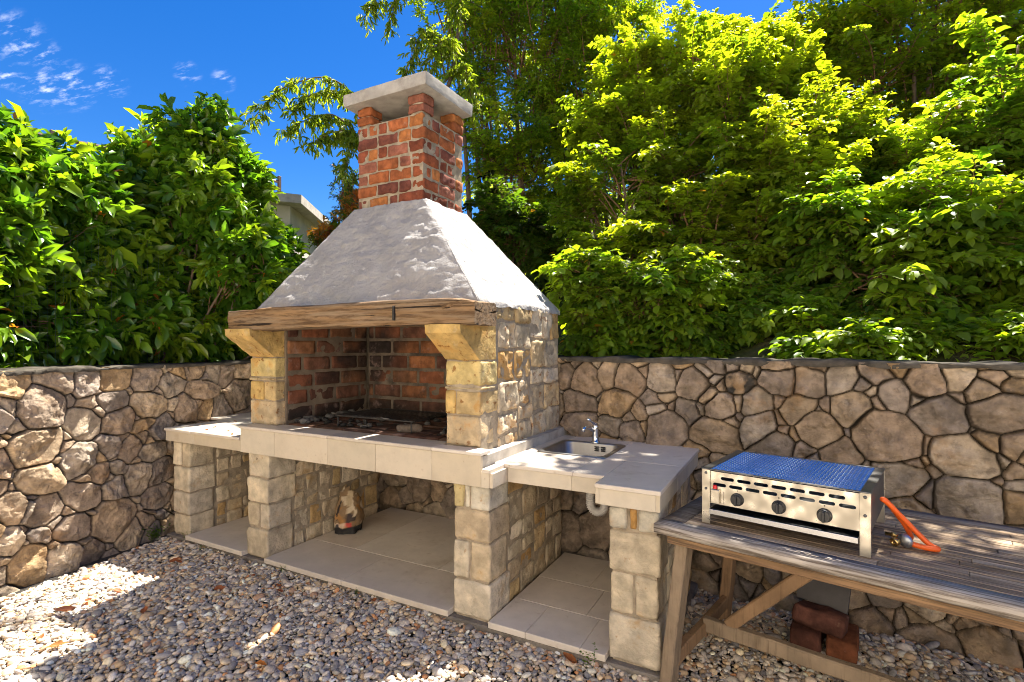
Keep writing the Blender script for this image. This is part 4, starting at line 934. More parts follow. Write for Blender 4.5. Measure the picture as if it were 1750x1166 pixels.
for x in (.0025, L_ - .0047):
    a = Acc(); a.box((x, .038, .085), (x + .0022, D_ - .004, H_ - .008), bev=.0006); a.build('side_panel', M['darksteel'], GG, smooth=False, local=True)
a = Acc(); a.box((.004, D_ - .007, .085), (L_ - .004, D_ - .0045, H_ - .008), bev=.0006); a.build('back_panel', M['darksteel'], GG, smooth=False, local=True)
a = Acc(); a.box((.010, .012, .088), (L_ - .010, D_ - .010, .092), bev=.001)
for x in (.15, .316, .48): a.tube([(x, .03, .135), (x, D_ - .03, .135)], .012, k=10)
a.build('burner_box', M['darksteel'], GG, smooth=False, local=True)
a = Acc(); a.box((.038, -.020, .050), (L_ - .038, -.0175, .072), bev=.0008); a.box((.038, -.0172, .069), (L_ - .038, D_ - .05, .0715), bev=.0006); a.build('drip_tray', M['traysteel'], GG, smooth=False, local=True)
a = Acc()
a.box((-.002, -.003, H_ - .0055), (.034, D_ + .002, H_), bev=.0012); a.box((L_ - .034, -.003, H_ - .0055), (L_ + .002, D_ + .002, H_), bev=.0012); a.box((.0345, D_ - .016, H_ - .0055), (L_ - .0345, D_ + .002, H_ - .0005), bev=.0012); a.box((.0345, -.003, H_ - .0055), (L_ - .0345, .008, H_ - .0005), bev=.0012)
a.build('top_frame', M['darksteel'], GG, smooth=False, local=True)
# expanded metal top: rows of wavy tilted strands that meet in diamonds
a = Acc(); xg = np.linspace(.036, L_ - .036, 190); nr_ = 30
for j in range(nr_):
    y0 = .014 + (D_ - .034) * j / (nr_ - 1); sg = 1 if j % 2 else -1
    yy = y0 + sg * .0078 * np.sign(np.sin(xg * 2 * np.pi / .030)) * np.abs(np.sin(xg * 2 * np.pi / .030)) ** .7
    lo_ = np.stack([xg, yy - .0026, np.full_like(xg, H_ - .0062)], 1); up_ = np.stack([xg, yy + .0020, np.full_like(xg, H_ + .0002)], 1)
    th_ = np.array([0, 0, -.0012]); n = len(xg); i = np.arange(n - 1)
    V = np.concatenate([lo_, up_, up_ + th_, lo_ + th_]); F = np.concatenate([np.stack([i + k * n, i + 1 + k * n, i + 1 + ((k + 1) % 4) * n, i + ((k + 1) % 4) * n], 1) for k in range(4)])
    a.add(V, F)
a.build('mesh_top', M['mesh_steel'], GG, smooth=False, local=True)
for fx_ in (.24, .50, .76):
    x = fx_ * L_; a = Acc(); a.lathe([(.0275, .0), (.0275, .003), (.0245, .005), (.0235, .020), (.021, .0235), (0, .0240)], (x, .005, .128), '-Y', k=28)
    kb = a.build('knob', M['black'], GG, local=True, angle=35)
    a = Acc(); a.box((x - .0045, -.030, .128 - .021), (x + .0045, -.017, .128 + .021), bev=.002); a.build('grip', M['black'], kb, smooth=False, local=True)
    a = Acc(); a.lathe([(.0002, .0004), (.0024, .0003), (.0024, 0)], (x, .004, .165), '-Y', k=10); a.build('pilot_mark', M['black'], GG, local=True)
a = Acc(); a.box((.043, -.012, .096), (.079, .004, .158), bev=.002); ig = a.build('igniter_box', M['steel'], GG, smooth=False, local=True)
a = Acc(); a.lathe([(.009, 0), (.009, .012), (.006, .016), (0, .0165)], (.058, .0, .160), 'Z', k=16); a.build('igniter_button', M['redp'], ig, local=True)
a = Acc(); a.box((.084, .002, .098), (.094, .0045, .150), bev=.0008); a.build('bracket', M['steel'], ig, smooth=False, local=True)
def smooth_path(P, n=90):
    P = np.array(P, float); P = np.concatenate([[2 * P[0] - P[1]], P, [2 * P[-1] - P[-2]]]); out = []
    for k in range(1, len(P) - 2):
        for t in np.linspace(0, 1, n // (len(P) - 3), endpoint=False):
            a0, a1, a2, a3 = P[k - 1:k + 3]; out.append(.5 * ((2 * a1) + (a2 - a0) * t + (2 * a0 - 5 * a1 + 4 * a2 - a3) * t * t + (3 * a1 - a0 - 3 * a2 + a3) * t ** 3))
    out.append(P[-2]); return np.array(out)
HP = [(.700, .300, .016), (.735, .300, .016), (.72, .26, .075), (.668, .21, .165), (.652, .185, .182), (.672, .195, .165), (.735, .235, .085), (.795, .25, .020), (.822, .242, .011), (.805, .222, .012), (.76, .215, .016), (.728, .22, .022)]
a = Acc(); a.tube(smooth_path(HP, 140), .0102, k=12); hs_ = a.build('gas_hose', M['orange'], GG, local=True)
a = Acc(); a.lathe([(0, 0), (.007, 0), (.007, .02), (.0095, .021), (.0095, .040), (.006, .041), (.006, .052), (0, .052)], (.650, .300, .016), 'X', k=12); a.build('brass_nut', M['brass'], hs_, local=True)
a = Acc(); a.lathe([(0, -.014), (.020, -.014), (.027, -.008), (.027, .004), (.022, .010), (.008, .016), (0, .017)], (0, 0, 0), '-Y', k=24)
rg = a.build('regulator', M['zinc'], hs_, local=True); rg.location = (.722, .215, .0265); rg.rotation_euler = (RAD(12), 0, RAD(-35))
a = Acc(); a.lathe([(.011, -.001), (.0165, 0), (.0165, .016), (.013, .018), (.007, .018), (.007, .004)], (0, -.036, 0), '-Y', k=18); a.build('inlet_nut', M['brass'], rg, local=True).location = (-.016, .012, 0)

# ---------------------------------------------------------------- bricks and slab under the table
def brick_thing(label, loc, rot, size, seed, c, m='brick', nm='loose_brick', cat='brick', amp=.009):
    a = Acc(); h = np.array(size) / 2; block(a, -h, h, r=.012, amp=amp, freq=12, res=.012, seed=seed, c=c, cvar=.25, jit=.05); o = a.build(nm, M[m]); o.location = loc; o.rotation_euler = rot
    return tag(o, label, cat, 'loose bricks under the table' if nm == 'loose_brick' else None)
brick_thing('dark red brick at the lower left of the pile under the table', (.075, 3.15, .060), (0, 0, RAD(-10)), (.13, .24, .085), 1, (.10, .040, .028))
brick_thing('smooth orange red brick at the lower right of the pile under the table', (.225, 3.125, .062), (0, 0, RAD(-6)), (.135, .24, .095), 2, (.17, .06, .028), amp=.003)
brick_thing('rough broken brick lying across the two lower ones under the table', (.135, 3.13, .153), (RAD(-6), RAD(4), RAD(-16)), (.225, .13, .085), 3, (.115, .048, .035), amp=.012)
a = Acc(); poly = [(-.115, -.075), (.118, -.085), (.122, .055), (.098, .085), (-.105, .080), (-.122, .03)]
a.prism(poly, -.013, .013); o = a.build('stone_slab', M['slate'], smooth=False); o.location = (.145, 3.225, .262); o.rotation_euler = (RAD(68), RAD(2), RAD(-14)); tag(o, 'grey cut stone offcut leaning on the brick pile under the table', 'stone slab')

# ---------------------------------------------------------------- things behind the left wall
OLv, ULv, NLv = np.array((-3.9475, -1.1421, 0.0)), np.array((-0.1702, 0.9854, 0.0)), np.array((0.9854, 0.1702, 0.0))
FN = thing('wire_fence', 'thin green wire mesh fence standing on the wall before the laurel', 'fence', OLv + ULv * 2.5 - NLv * .34 + np.array([0, 0, 1.38]))
a = Acc(); fb = OLv - NLv * .34; us = np.arange(.2, 5.05, .05)
b0 = np.array([fb + ULv * u for u in us]); a.sticks(b0 + [0, 0, 1.36], b0 + [0, 0, 2.42], .0009, .0009, k=4)
for z in np.arange(1.42, 2.43, .2): a.sticks([fb + ULv * .2 + np.array([0, 0, z])], [fb + ULv * 5.05 + np.array([0, 0, z])], .001, .001, k=4)
a.build('mesh_panel', M['wire'], FN)
for u in (.2, 2.6, 5.0):
    a = Acc(); p = fb + ULv * u - NLv * .03; a.sticks([p + [0, 0, 1.25]], [p + [0, 0, 2.46]], .02, .02, k=8); a.build('post', M['wire'], FN)

# terrace with a railing, and a rendered outbuilding, on the slope behind the hedge
RP0, RP1 = np.array((-9.43, 2.687, 4.633)), np.array((-8.037, 6.373, 4.454))
RP1[2] = RP0[2] = 4.50
TRR = thing('terrace_wall', 'pale terrace wall behind the laurel hedge', 'wall', (*((RP0 + RP1) / 2)[:2], 2.0))
a = Acc(); dr = (RP1 - RP0)[:2]; dr /= np.linalg.norm(dr); nn_ = np.array([-dr[1], dr[0]]); p0 = RP0[:2] - dr * 4; p1 = RP1[:2]
a.prism([tuple(p0), tuple(p1), tuple(p1 + nn_ * .3), tuple(p0 + nn_ * .3)], 1.2, 3.32); a.build('wall_face', M['render'], TRR, smooth=False)
RL = thing('metal_railing', 'brown metal railing showing above the laurel hedge', 'railing', (*((RP0 + RP1) / 2)[:2], 3.3))
a = Acc(); off = np.append(nn_ * .15, 0)
for dz, r0 in ((0, .028), (-.32, .012), (-.62, .012)): a.sticks([RP0 + off + [0, 0, dz]], [RP1 + off + [0, 0, dz]], r0, r0, k=6)
a.build('rails', M['rail'], RL, smooth=False)
for t in np.linspace(.02, 1, 6):
    p = RP0 + (RP1 - RP0) * t + off; a = Acc(); a.box((p[0] - .025, p[1] - .025, 3.31), (p[0] + .025, p[1] + .025, 4.60), bev=.003); a.build('post', M['rail'], RL, smooth=False)
q0, q1, q2 = np.array((-6.581, 5.561, 3.826)), np.array((-7.791, 7.41, 3.828)), np.array((-6.946, 5.084, 3.72))
OBD = thing('outbuilding', 'small pale rendered outbuilding with an overhanging flat slab roof', 'building', (*q0[:2], 2.4))
def par(a, s0, o0, o1, z0, z1):
    e1 = (q1 - q0)[:2]; e1 /= np.linalg.norm(e1); e2 = (q2 - q0)[:2]; e2 /= np.linalg.norm(e2); P = []
    for (u, v) in ((o0, o0), (2.3 - o1, o0), (2.3 - o1, 1.0), (o0, 1.0)): P.append(tuple(q0[:2] + e1 * u + e2 * v))
    a.prism(P, z0, z1)
a = Acc(); par(a, 0, .22, .22, 1.6, 3.70); a.build('wall', M['render'], OBD, smooth=False)
a = Acc(); par(a, 0, 0, 0, 3.702, 3.835); a.build('slab_roof', M['concrete'], OBD, smooth=False)

# ---------------------------------------------------------------- vegetation
CB = np.array([[.8829, .4695, 0], [-.4695, .8829, 0], [0, 0, 1.]])          # long axis of the crowns' ellipsoids
LT8 = np.array([(0, 0, 0), (.33, .5, .10), (.33, 0, 0), (.33, -.5, .10), (.76, .37, .05), (.72, 0, -.04), (.76, -.37, .05), (1, 0, -.16)])
LF8 = np.array([(0, 2, 1), (0, 3, 2), (1, 2, 5), (1, 5, 4), (2, 3, 6), (2, 6, 5), (4, 5, 7), (5, 6, 7)])
LT4 = np.array([(0, 0, 0), (.45, .5, .12), (1, 0, -.12), (.45, -.5, .12)]); LF4 = np.array([(0, 2, 1), (0, 3, 2)])
def add_leaves(acc, P, D, Nn, L, Wd, C, lod=8, curl=1.0):
    T, F = (LT8, LF8) if lod == 8 else (LT4, LF4)
    D = D / (np.linalg.norm(D, axis=1)[:, None] + 1e-9); Sd = np.cross(Nn, D); Sd /= np.linalg.norm(Sd, axis=1)[:, None] + 1e-9; Nn = np.cross(D, Sd)
    cu = np.broadcast_to(curl, len(P))[:, None]
    V = P[:, None] + (L[:, None] * T[None, :, 0])[..., None] * D[:, None] + (Wd[:, None] * T[None, :, 1])[..., None] * Sd[:, None] + (L[:, None] * cu * T[None, :, 2])[..., None] * Nn[:, None]
    k = len(T); acc.add(V.reshape(-1, 3), (F[None] + (np.arange(len(P)) * k)[:, None, None]).reshape(-1, 3), np.repeat(C, k, 0))
def unit(r, n):
    v = r.normal(size=(n, 3)); return v / np.linalg.norm(v, axis=1)[:, None]
def norm(v): return v / (np.linalg.norm(v, axis=-1)[..., None] + 1e-9)
def shoots(bl, n, r, lo=.35, hi=1.02, gap=.0, gs=1.6, seed=0):
    bl = np.array(bl, float); vol = bl[:, 3] * bl[:, 4] * bl[:, 5]; area = vol ** (2 / 3)
    k = r.choice(len(bl), n, p=area / area.sum()); d = unit(r, n)
    rf = (lo ** 2 + (hi ** 2 - lo ** 2) * r.random(n)) ** .5
    e = (d * bl[k, 3:6] * rf[:, None]); P = bl[k, :3] + e[:, :1] * CB[0] + e[:, 1:2] * CB[1] + e[:, 2:] * CB[2]
    out = norm((d / bl[k, 3:6]) @ CB)
    keep = fbm(P * gs + seed, 2, 60 + seed) > gap - 1.0
    return P[keep], out[keep], k[keep], rf[keep]
def shrub(name, label, cat, bl, base, nbr, nsh, nleaf, shlen, L, ratio, pal, m, seed, up=.25, droop=.35, lod=8, limb=.03, flat=.32, ang=.9, young=(0, 0, 0), yf=.3, part='foliage', stems=1, odd=(.003, (.30, .16, .03)), curl=1.0, lo=.45, hi=1.25, whorl=False, ground=None, gap=.5, twig_r=.0022, jit=.25):
    """nbr leafy boughs grown out of the stems, each with nsh side shoots carrying nleaf leaves"""
    r = np.random.default_rng(seed); bl = np.array(bl, float)
    t = thing(name, label, cat, base); base = np.array(base, float)
    E, out, kb, rf = shoots(bl, nbr, r, lo, hi, gap, gs=1.1, seed=seed % 7)
    n = len(E); ctr = bl[kb, :3]
    foot = np.stack([ctr[:, 0], ctr[:, 1], np.full(n, base[2])], 1) * (.25 if stems == 1 else .8) + base * (.75 if stems == 1 else .2)
    if ground is not None:                             # roots stay behind the garden walls
        yb = 3.46 - .115 * foot[:, 0]; xl = -4.6 - .17 * (foot[:, 1] - 2.5)
        lf = (foot[:, 1] < yb + .2) & (ctr[:, 0] < -4.2); foot[lf, 0] = np.minimum(foot[lf, 0], xl[lf] - .55); bk = ~lf; foot[bk, 1] = np.maximum(foot[bk, 1], yb[bk] + .65)
        foot[:, 2] = np.minimum(terrain_z(foot[:, 0], foot[:, 1]), ctr[:, 2] - .2)
    T0 = foot + (ctr - foot) * r.uniform(.5, 1.05, (n, 1)) + r.normal(0, .06, (n, 3)); T0 = T0 + (E - T0) * .12
    ln = np.linalg.norm(E - T0, axis=1); Mi = (T0 + E) / 2 + np.array([0, 0, 1.]) * (up * ln * r.uniform(.4, 1.3, n))[:, None] + r.normal(0, .05, (n, 3)); E = E - np.array([0, 0, 1.]) * (droop * .3 * ln * r.random(n))[:, None]
    u = np.linspace(.22, 1, nsh)[None, :, None] + r.uniform(-.02, .02, (n, nsh, 1))
    Bp = (1 - u) ** 2 * T0[:, None] + 2 * u * (1 - u) * Mi[:, None] + u * u * E[:, None]
    Bt = norm(2 * (1 - u) * (Mi - T0)[:, None] + 2 * u * (E - Mi)[:, None])
    sg = np.where(np.arange(nsh) % 2 == 0, 1., -1.)[None, :, None]
    Sd = norm(np.cross(np.array([0, 0, 1.]), Bt) + 1e-6) * sg
    if whorl:
        a = (np.arange(nsh) * 2.4)[None, :, None] + r.uniform(0, 6, (n, 1, 1)); Nb = np.cross(Bt, Sd); Sd = Sd * np.cos(a) + Nb * np.sin(a)
    D0 = norm(Bt * .75 + Sd * .75 + r.normal(size=(n, nsh, 3)) * jit + np.array([0, 0, .12]))
    D0[:, -1] = Bt[:, -1]
    sl_ = shlen * r.uniform(.6, 1.3, (n, nsh)) * (1.15 - .55 * u[..., 0])
    P = Bp.reshape(-1, 3); D0 = D0.reshape(-1, 3); sl_ = sl_.ravel(); k = len(P)
    tt = (np.arange(nleaf) + .5) / nleaf
    path = P[:, None] + D0[:, None] * (sl_[:, None] * tt)[..., None] - np.array([0, 0, 1.]) * (droop * sl_[:, None] * tt ** 2)[..., None]
    tan = norm(D0[:, None] - np.array([0, 0, 2 * droop]) * tt[None, :, None])
    sgn = np.where(np.arange(nleaf) % 2 == 0, 1., -1.)[None, :, None]
    side = norm(np.cross(np.array([0, 0, 1.])[None, None], tan) + 1e-6) * sgn
    if whorl:
        a = (np.arange(nleaf) * 2.4)[None, :, None] + r.uniform(0, 6, (k, 1, 1)); side = side * np.cos(a) + np.cross(tan, side) * np.sin(a)
    LD = norm(tan * (1.1 - ang * .6) + side * ang + r.normal(size=(k, nleaf, 3)) * .20 - np.array([0, 0, .22 * droop])); LD[:, -1] = norm(tan[:, -1] + r.normal(size=(k, 3)) * .15)
    NN = norm(np.array([0, 0, 1.]) + r.normal(size=(k, nleaf, 3)) * flat)
    ll = L * r.lognormal(0, .28, (k, nleaf)) * (1.05 - .45 * np.abs(tt - .55))[None]
    pal = np.array(pal); cb = pal[r.integers(0, len(pal), n)] * r.uniform(.85, 1.15, (n, 1)); c = np.repeat(cb, nsh, 0)[:, None] * r.uniform(.78, 1.22, (k, nleaf, 1))
    if yf > 0:
        yb = np.repeat((r.random(n) < yf) * r.uniform(.4, 1, n), nsh); ub = np.broadcast_to(u[..., 0], (n, nsh)).ravel()
        w = np.clip((yb * np.clip(ub * 1.6 - .55, 0, 1))[:, None] + .25 * np.clip(tt - .5, 0, 1)[None], 0, 1)[..., None]; c = c * (1 - w) + np.array(young) * w
    if odd is not None:
        w = r.random((k, nleaf)) < odd[0]; c[w] = np.array(odd[1])
    fol = Acc(); add_leaves(fol, path.reshape(-1, 3), LD.reshape(-1, 3), NN.reshape(-1, 3), ll.ravel(), (ll * ratio * r.uniform(.85, 1.15, (k, nleaf))).ravel(), c.reshape(-1, 3), lod, curl * r.uniform(.4, 1.6, k * nleaf))
    fol.build(part, M[m], t)
    wd = Acc(); bc = np.array((.17, .12, .08))
    ub = np.linspace(0, 1, 9)[None, :, None]; bp = (1 - ub) ** 2 * T0[:, None] + 2 * ub * (1 - ub) * Mi[:, None] + ub * ub * E[:, None]
    for q in range(8):
        ra = limb * .30 * (1 - .85 * q / 8) ; rb_ = limb * .30 * (1 - .85 * (q + 1) / 8); wd.sticks(bp[:, q], bp[:, q + 1], ra, rb_, bc * np.array([1.15, .95, .75]), 5)
    sel = np.arange(k) if k < 7000 else r.choice(k, 7000, replace=False)
    wd.sticks(P[sel], path[sel, nleaf // 2], twig_r, twig_r * .8, bc * np.array([1.1, 1.0, .7]), 3); wd.sticks(path[sel, nleaf // 2], path[sel, -1], twig_r * .8, twig_r * .4, bc * np.array([1.0, 1.1, .6]), 3)
    done = set()
    for q in range(n):                              # stems rise from the ground to where the boughs leave them
        b = int(kb[q])
        if b in done: continue
        done.add(b); f0 = foot[q] - np.array([0, 0, .2]); top = ctr[q] + np.array([0, 0, .3]) * bl[b, 5]
        pp = smooth_path([f0, f0 + (top - f0) * .5 + r.normal(0, .06, 3), top], 20); wd.tube(pp, np.linspace(limb, limb * .3, len(pp)), bc, k=7)
    wd.build('trunk' if stems == 1 else 'stems', M['bark'], t)
    return t
G1 = [(.060, .135, .012), (.085, .165, .014), (.050, .110, .012), (.105, .180, .014)]
# laurel hedge along the left wall, wrapping the corner
HB = []
r_ = random.Random(5)
for y in np.arange(.1, 4.2, .40):
    x = -4.39 - .172 * (y - 1.42) - .70; top = 3.28 + .10 * math.sin(y * 2.3) + (.42 * math.exp(-((y - 2.9) / .30) ** 2)) + .18 * max(0, 1.6 - y) - .30 * max(0, (y - 3.5))
    HB.append((x + .06, y, 1.80, .50, .42, .52)); HB.append((x - .08, y + .1, 2.45, .52, .45, .55)); HB.append((x - .15, y, top - .42, .46, .42, .42))
    HB.append((x - .75, y, top - .75, .55, .5, .55))
HB += [(-4.79,3.45,2.83,0.21,0.19,0.24),(-4.98,3.35,3.11,0.27,0.24,0.29),(-4.8,3.45,3.26,0.18,0.16,0.24),(-4.58,3.23,2.33,0.33,0.3,0.44),(-4.97,3.02,3.55,0.33,0.3,0.39),(-4.82,2.98,2.97,0.38,0.34,0.44)]
HB += [(-4.85, 4.15, 1.80, .36, .36, .42), (-4.45, 4.30, 1.60, .3, .3, .25), (-4.95, 3.0, 3.40, .22, .22, .30), (-4.35,3.72,1.62,.22,.22,.2)]
shrub('laurel_hedge', 'tall glossy dark green laurel hedge overhanging the left stone wall', 'hedge', HB, (-5.3, 1.8, 1.35), 3500, 7, 9, .19, .108, .42, [(.065, .160, .014), (.085, .190, .016), (.050, .130, .013), (.115, .215, .016)], 'laurel', 11, up=.22, droop=.2, ang=.75, flat=.6, limb=.018, stems=5, young=(.20, .28, .018), yf=.35, lo=.5, hi=1.06, odd=(.006, (.34, .12, .02)), twig_r=.003, curl=1.1, whorl=True, ground=True, gap=.15)
# right-hand trees and shrubs
EL = [(.150, .230, .020), (.185, .260, .022), (.115, .185, .018), (.21, .275, .024)]
HZ = [(.112, .205, .020), (.145, .235, .022), (.085, .165, .018), (.175, .255, .024)]
shrub('elm_tree', 'yellow green elm with airy sprays of leaves behind the sink', 'tree', [(0.12,5.36,2.8,0.47,0.42,0.57),(-0.31,5.4,2.48,0.6,0.44,0.49),(-1.86,5.26,2.72,0.37,0.33,0.49),(-2.07,5.67,3.28,0.33,0.3,0.4),(-1.25,6.79,5.35,0.44,0.4,0.44),(-0.67,7.16,5.31,0.44,0.4,0.52),(-0.14,6.69,4.8,0.4,0.36,0.46),(-1.73,6.66,5.12,0.45,0.4,0.45),(-1.99,6.27,4.35,0.43,0.39,0.43),(0.24,6.17,3.56,0.47,0.43,0.71),(-0.99,6.47,4.71,0.55,0.49,0.62),(-1.63,6.28,4.15,0.7,0.44,0.49),(-0.53,6.27,4.31,0.58,0.52,0.58),(-1.14,5.85,3.32,0.89,0.57,0.63),(-0.22,5.82,3.3,0.7,0.63,0.7),(-1.62,5.53,3.37,0.56,0.37,0.41),(-0.75,5.22,2.49,0.88,0.5,0.55),(-1.54,5.25,2.56,0.54,0.43,0.48),(-0.08,6.76,4.35,0.47,0.42,0.6)], (-.35, 5.4, 2.0), 760, 22, 7, .25, .061, .60, EL, 'leaf', 21, up=.20, droop=.35, flat=.32, limb=.035, stems=3, young=(.23, .30, .018), yf=.5, ground=True)
shrub('hazel_shrub', 'large leaved green shrub hanging over the wall at the right', 'shrub', [(1.15,5.1,2.3,0.62,0.55,0.62),(0.56,4.75,2.07,0.57,0.43,0.48),(1.66,6.26,3.34,0.58,0.52,0.74),(1.07,6.29,3.18,0.67,0.61,0.67),(0.33,5.12,2.47,0.49,0.44,0.53),(0.97,4.74,1.74,0.62,0.22,0.25),(2.02,7.11,4.39,0.53,0.48,0.65),(1.12,4.43,1.61,0.34,0.15,0.17),(0.72,4.42,1.59,0.36,0.14,0.16),(1.46,4.72,1.98,0.31,0.28,0.43),(0.36,4.46,1.63,0.33,0.17,0.19)], (.95, 4.7, 1.7), 520, 17, 7, .26, .074, .64, HZ, 'leaf', 22, up=.22, droop=.45, flat=.32, limb=.03, stems=4, young=(.20, .28, .018), yf=.4, twig_r=.0028, ground=True)
shrub('broadleaf_tree', 'tall shaded green tree rising behind the right hand shrubs', 'tree', [(-0.67,7.12,3.24,0.81,0.73,0.81),(0.29,7.4,2.9,0.78,0.64,0.71),(1.22,7.44,2.68,0.8,0.6,0.67),(-1.76,6.77,3.51,0.53,0.48,0.68),(1.79,7.3,2.86,0.68,0.62,0.68),(-0.36,7.51,4.27,0.83,0.61,0.68),(0.19,8.25,5.95,0.56,0.43,0.48),(1.46,8.93,6.11,0.96,0.58,0.64),(2.45,9.46,6.27,0.96,0.65,0.72),(3.01,9.76,5.79,0.72,0.65,0.8),(1.88,9.16,4.83,1.2,0.79,0.88),(1.03,8.7,5.47,1.04,0.79,0.88),(2.09,9.27,5.71,1.12,0.86,0.96),(0.54,8.44,5.63,0.64,0.43,0.48),(1.74,9.08,6.99,1.6,0.72,0.8),(0.26,8.29,4.83,0.56,0.5,0.56),(2.8,9.64,4.83,0.96,0.86,1.2),(0.89,8.63,4.19,0.96,0.79,0.88)], (.9, 7.2, 2.6), 680, 20, 7, .30, .070, .60, EL, 'leaf', 23, up=.2, droop=.3, flat=.4, limb=.045, young=(.30, .34, .015), yf=.4, stems=3, ground=True)
shrub('low_hedge', 'low leafy bushes spilling over the top of the back wall', 'hedge', [(0.31,4.24,1.56,0.32,0.14,0.16),(0.42,4.02,1.51,0.34,0.12,0.13),(0.16,4.05,1.51,0.27,0.11,0.12),(0.6,4.22,1.56,0.31,0.14,0.15),(0.86,4.2,1.56,0.29,0.13,0.15),(1.13,4.17,1.56,0.32,0.14,0.16),(1.37,4.13,1.57,0.3,0.14,0.15),(0.1,4.36,1.68,0.3,0.19,0.21),(-0.01,4.69,1.55,0.42,0.15,0.16),(-0.42,4.48,1.54,0.37,0.12,0.14),(-0.91,4.22,1.54,0.37,0.12,0.14),(-1.32,4.0,1.55,0.28,0.12,0.14),(-1.4,3.96,1.76,0.23,0.21,0.25),(-1.07,4.13,1.87,0.37,0.31,0.35),(-0.67,4.35,1.73,0.42,0.23,0.25),(-0.26,4.56,1.78,0.42,0.25,0.28),(0.15,4.78,1.69,0.42,0.21,0.23),(-1.44,3.93,2.1,0.23,0.21,0.23),(-0.83,4.26,2.06,0.42,0.21,0.23)], (-.5, 4.3, 1.5), 560, 14, 7, .21, .060, .62, HZ, 'leaf', 24, up=.25, droop=.4, flat=.34, limb=.016, stems=5, young=(.20, .28, .018), yf=.4, ground=True)
shrub('ash_tree', 'tall fine leaved tree rising straight behind the brick chimney', 'tree', [(-4.71,7.69,5.95,0.6,0.54,0.8),(-2.59,8.82,5.75,0.5,0.45,0.9),(-2.5,8.86,7.45,0.5,0.45,0.6),(-5.24,7.41,7.65,0.6,0.45,0.5),(-3.56,8.3,7.45,1.2,0.72,0.8),(-4.62,7.74,5.35,0.5,0.45,0.6),(-3.74,8.2,6.65,1.3,1.08,1.2),(-4.62,7.74,6.95,0.8,0.72,1.0),(-3.03,8.58,6.75,0.8,0.72,0.9),(-4.0,8.06,5.15,1.2,0.99,1.1),(-3.12,8.53,5.35,1.0,0.9,1.0),(-4.27,7.92,8.25,1.5,1.08,1.2),(-3.03,8.58,8.45,1.2,0.81,0.9),(-4.98,7.55,7.05,0.45,0.41,0.6),(-3.39,8.39,4.15,1.1,0.81,0.9),(-4.36,7.88,4.45,0.6,0.54,0.8),(-4.0,8.06,3.25,0.9,0.54,0.6)], (-3.2, 8.6, 3.0), 470, 22, 9, .36, .078, .44, [(.145, .235, .016), (.175, .265, .016), (.115, .205, .014), (.21, .29, .018)], 'fine', 25, up=.30, droop=.3, flat=.5, limb=.05, young=(.30, .34, .015), yf=.4, lod=4, stems=2, hi=1.3, jit=.4)
shrub('young_shrub', 'dull green shrub on the slope right of the whitewashed hood', 'shrub', [(-2.88,5.49,2.86,0.41,0.37,0.41),(-2.48,5.7,2.58,0.31,0.28,0.41),(-3.06,5.39,3.2,0.28,0.25,0.28)], (-2.6, 5.7, 2.0), 130, 13, 7, .22, .065, .55, [(.075, .150, .014), (.075, .140, .014), (.042, .09, .013)], 'leaf', 26, up=.2, droop=.3, flat=.4, limb=.018, stems=3, ground=True)
shrub('dark_conifer', 'small dark evergreen top left of the brick chimney', 'tree', [(-5.98,5.88,4.02,0.25,0.22,0.27),(-5.91,5.92,3.68,0.27,0.24,0.36)], (-5.75, 5.6, 2.2), 40, 12, 10, .12, .035, .30, [(.030, .060, .016), (.040, .075, .018)], 'fine', 27, up=.3, droop=.1, flat=.8, limb=.03, lod=4, yf=0, whorl=True)
shrub('photinia_shrub', 'shrub with orange red young leaves beside the hood', 'shrub', [(-4.62,4.68,3.26,0.14,0.13,0.28),(-4.72,4.63,2.98,0.24,0.16,0.17),(-4.9,4.53,2.88,0.24,0.13,0.14)], (-4.5, 4.8, 1.9), 45, 9, 7, .15, .055, .36, [(.30, .10, .025), (.34, .16, .03), (.09, .13, .015), (.11, .15, .016)], 'leaf', 28, up=.3, droop=.1, flat=.5, limb=.016, yf=0, stems=2, whorl=True)
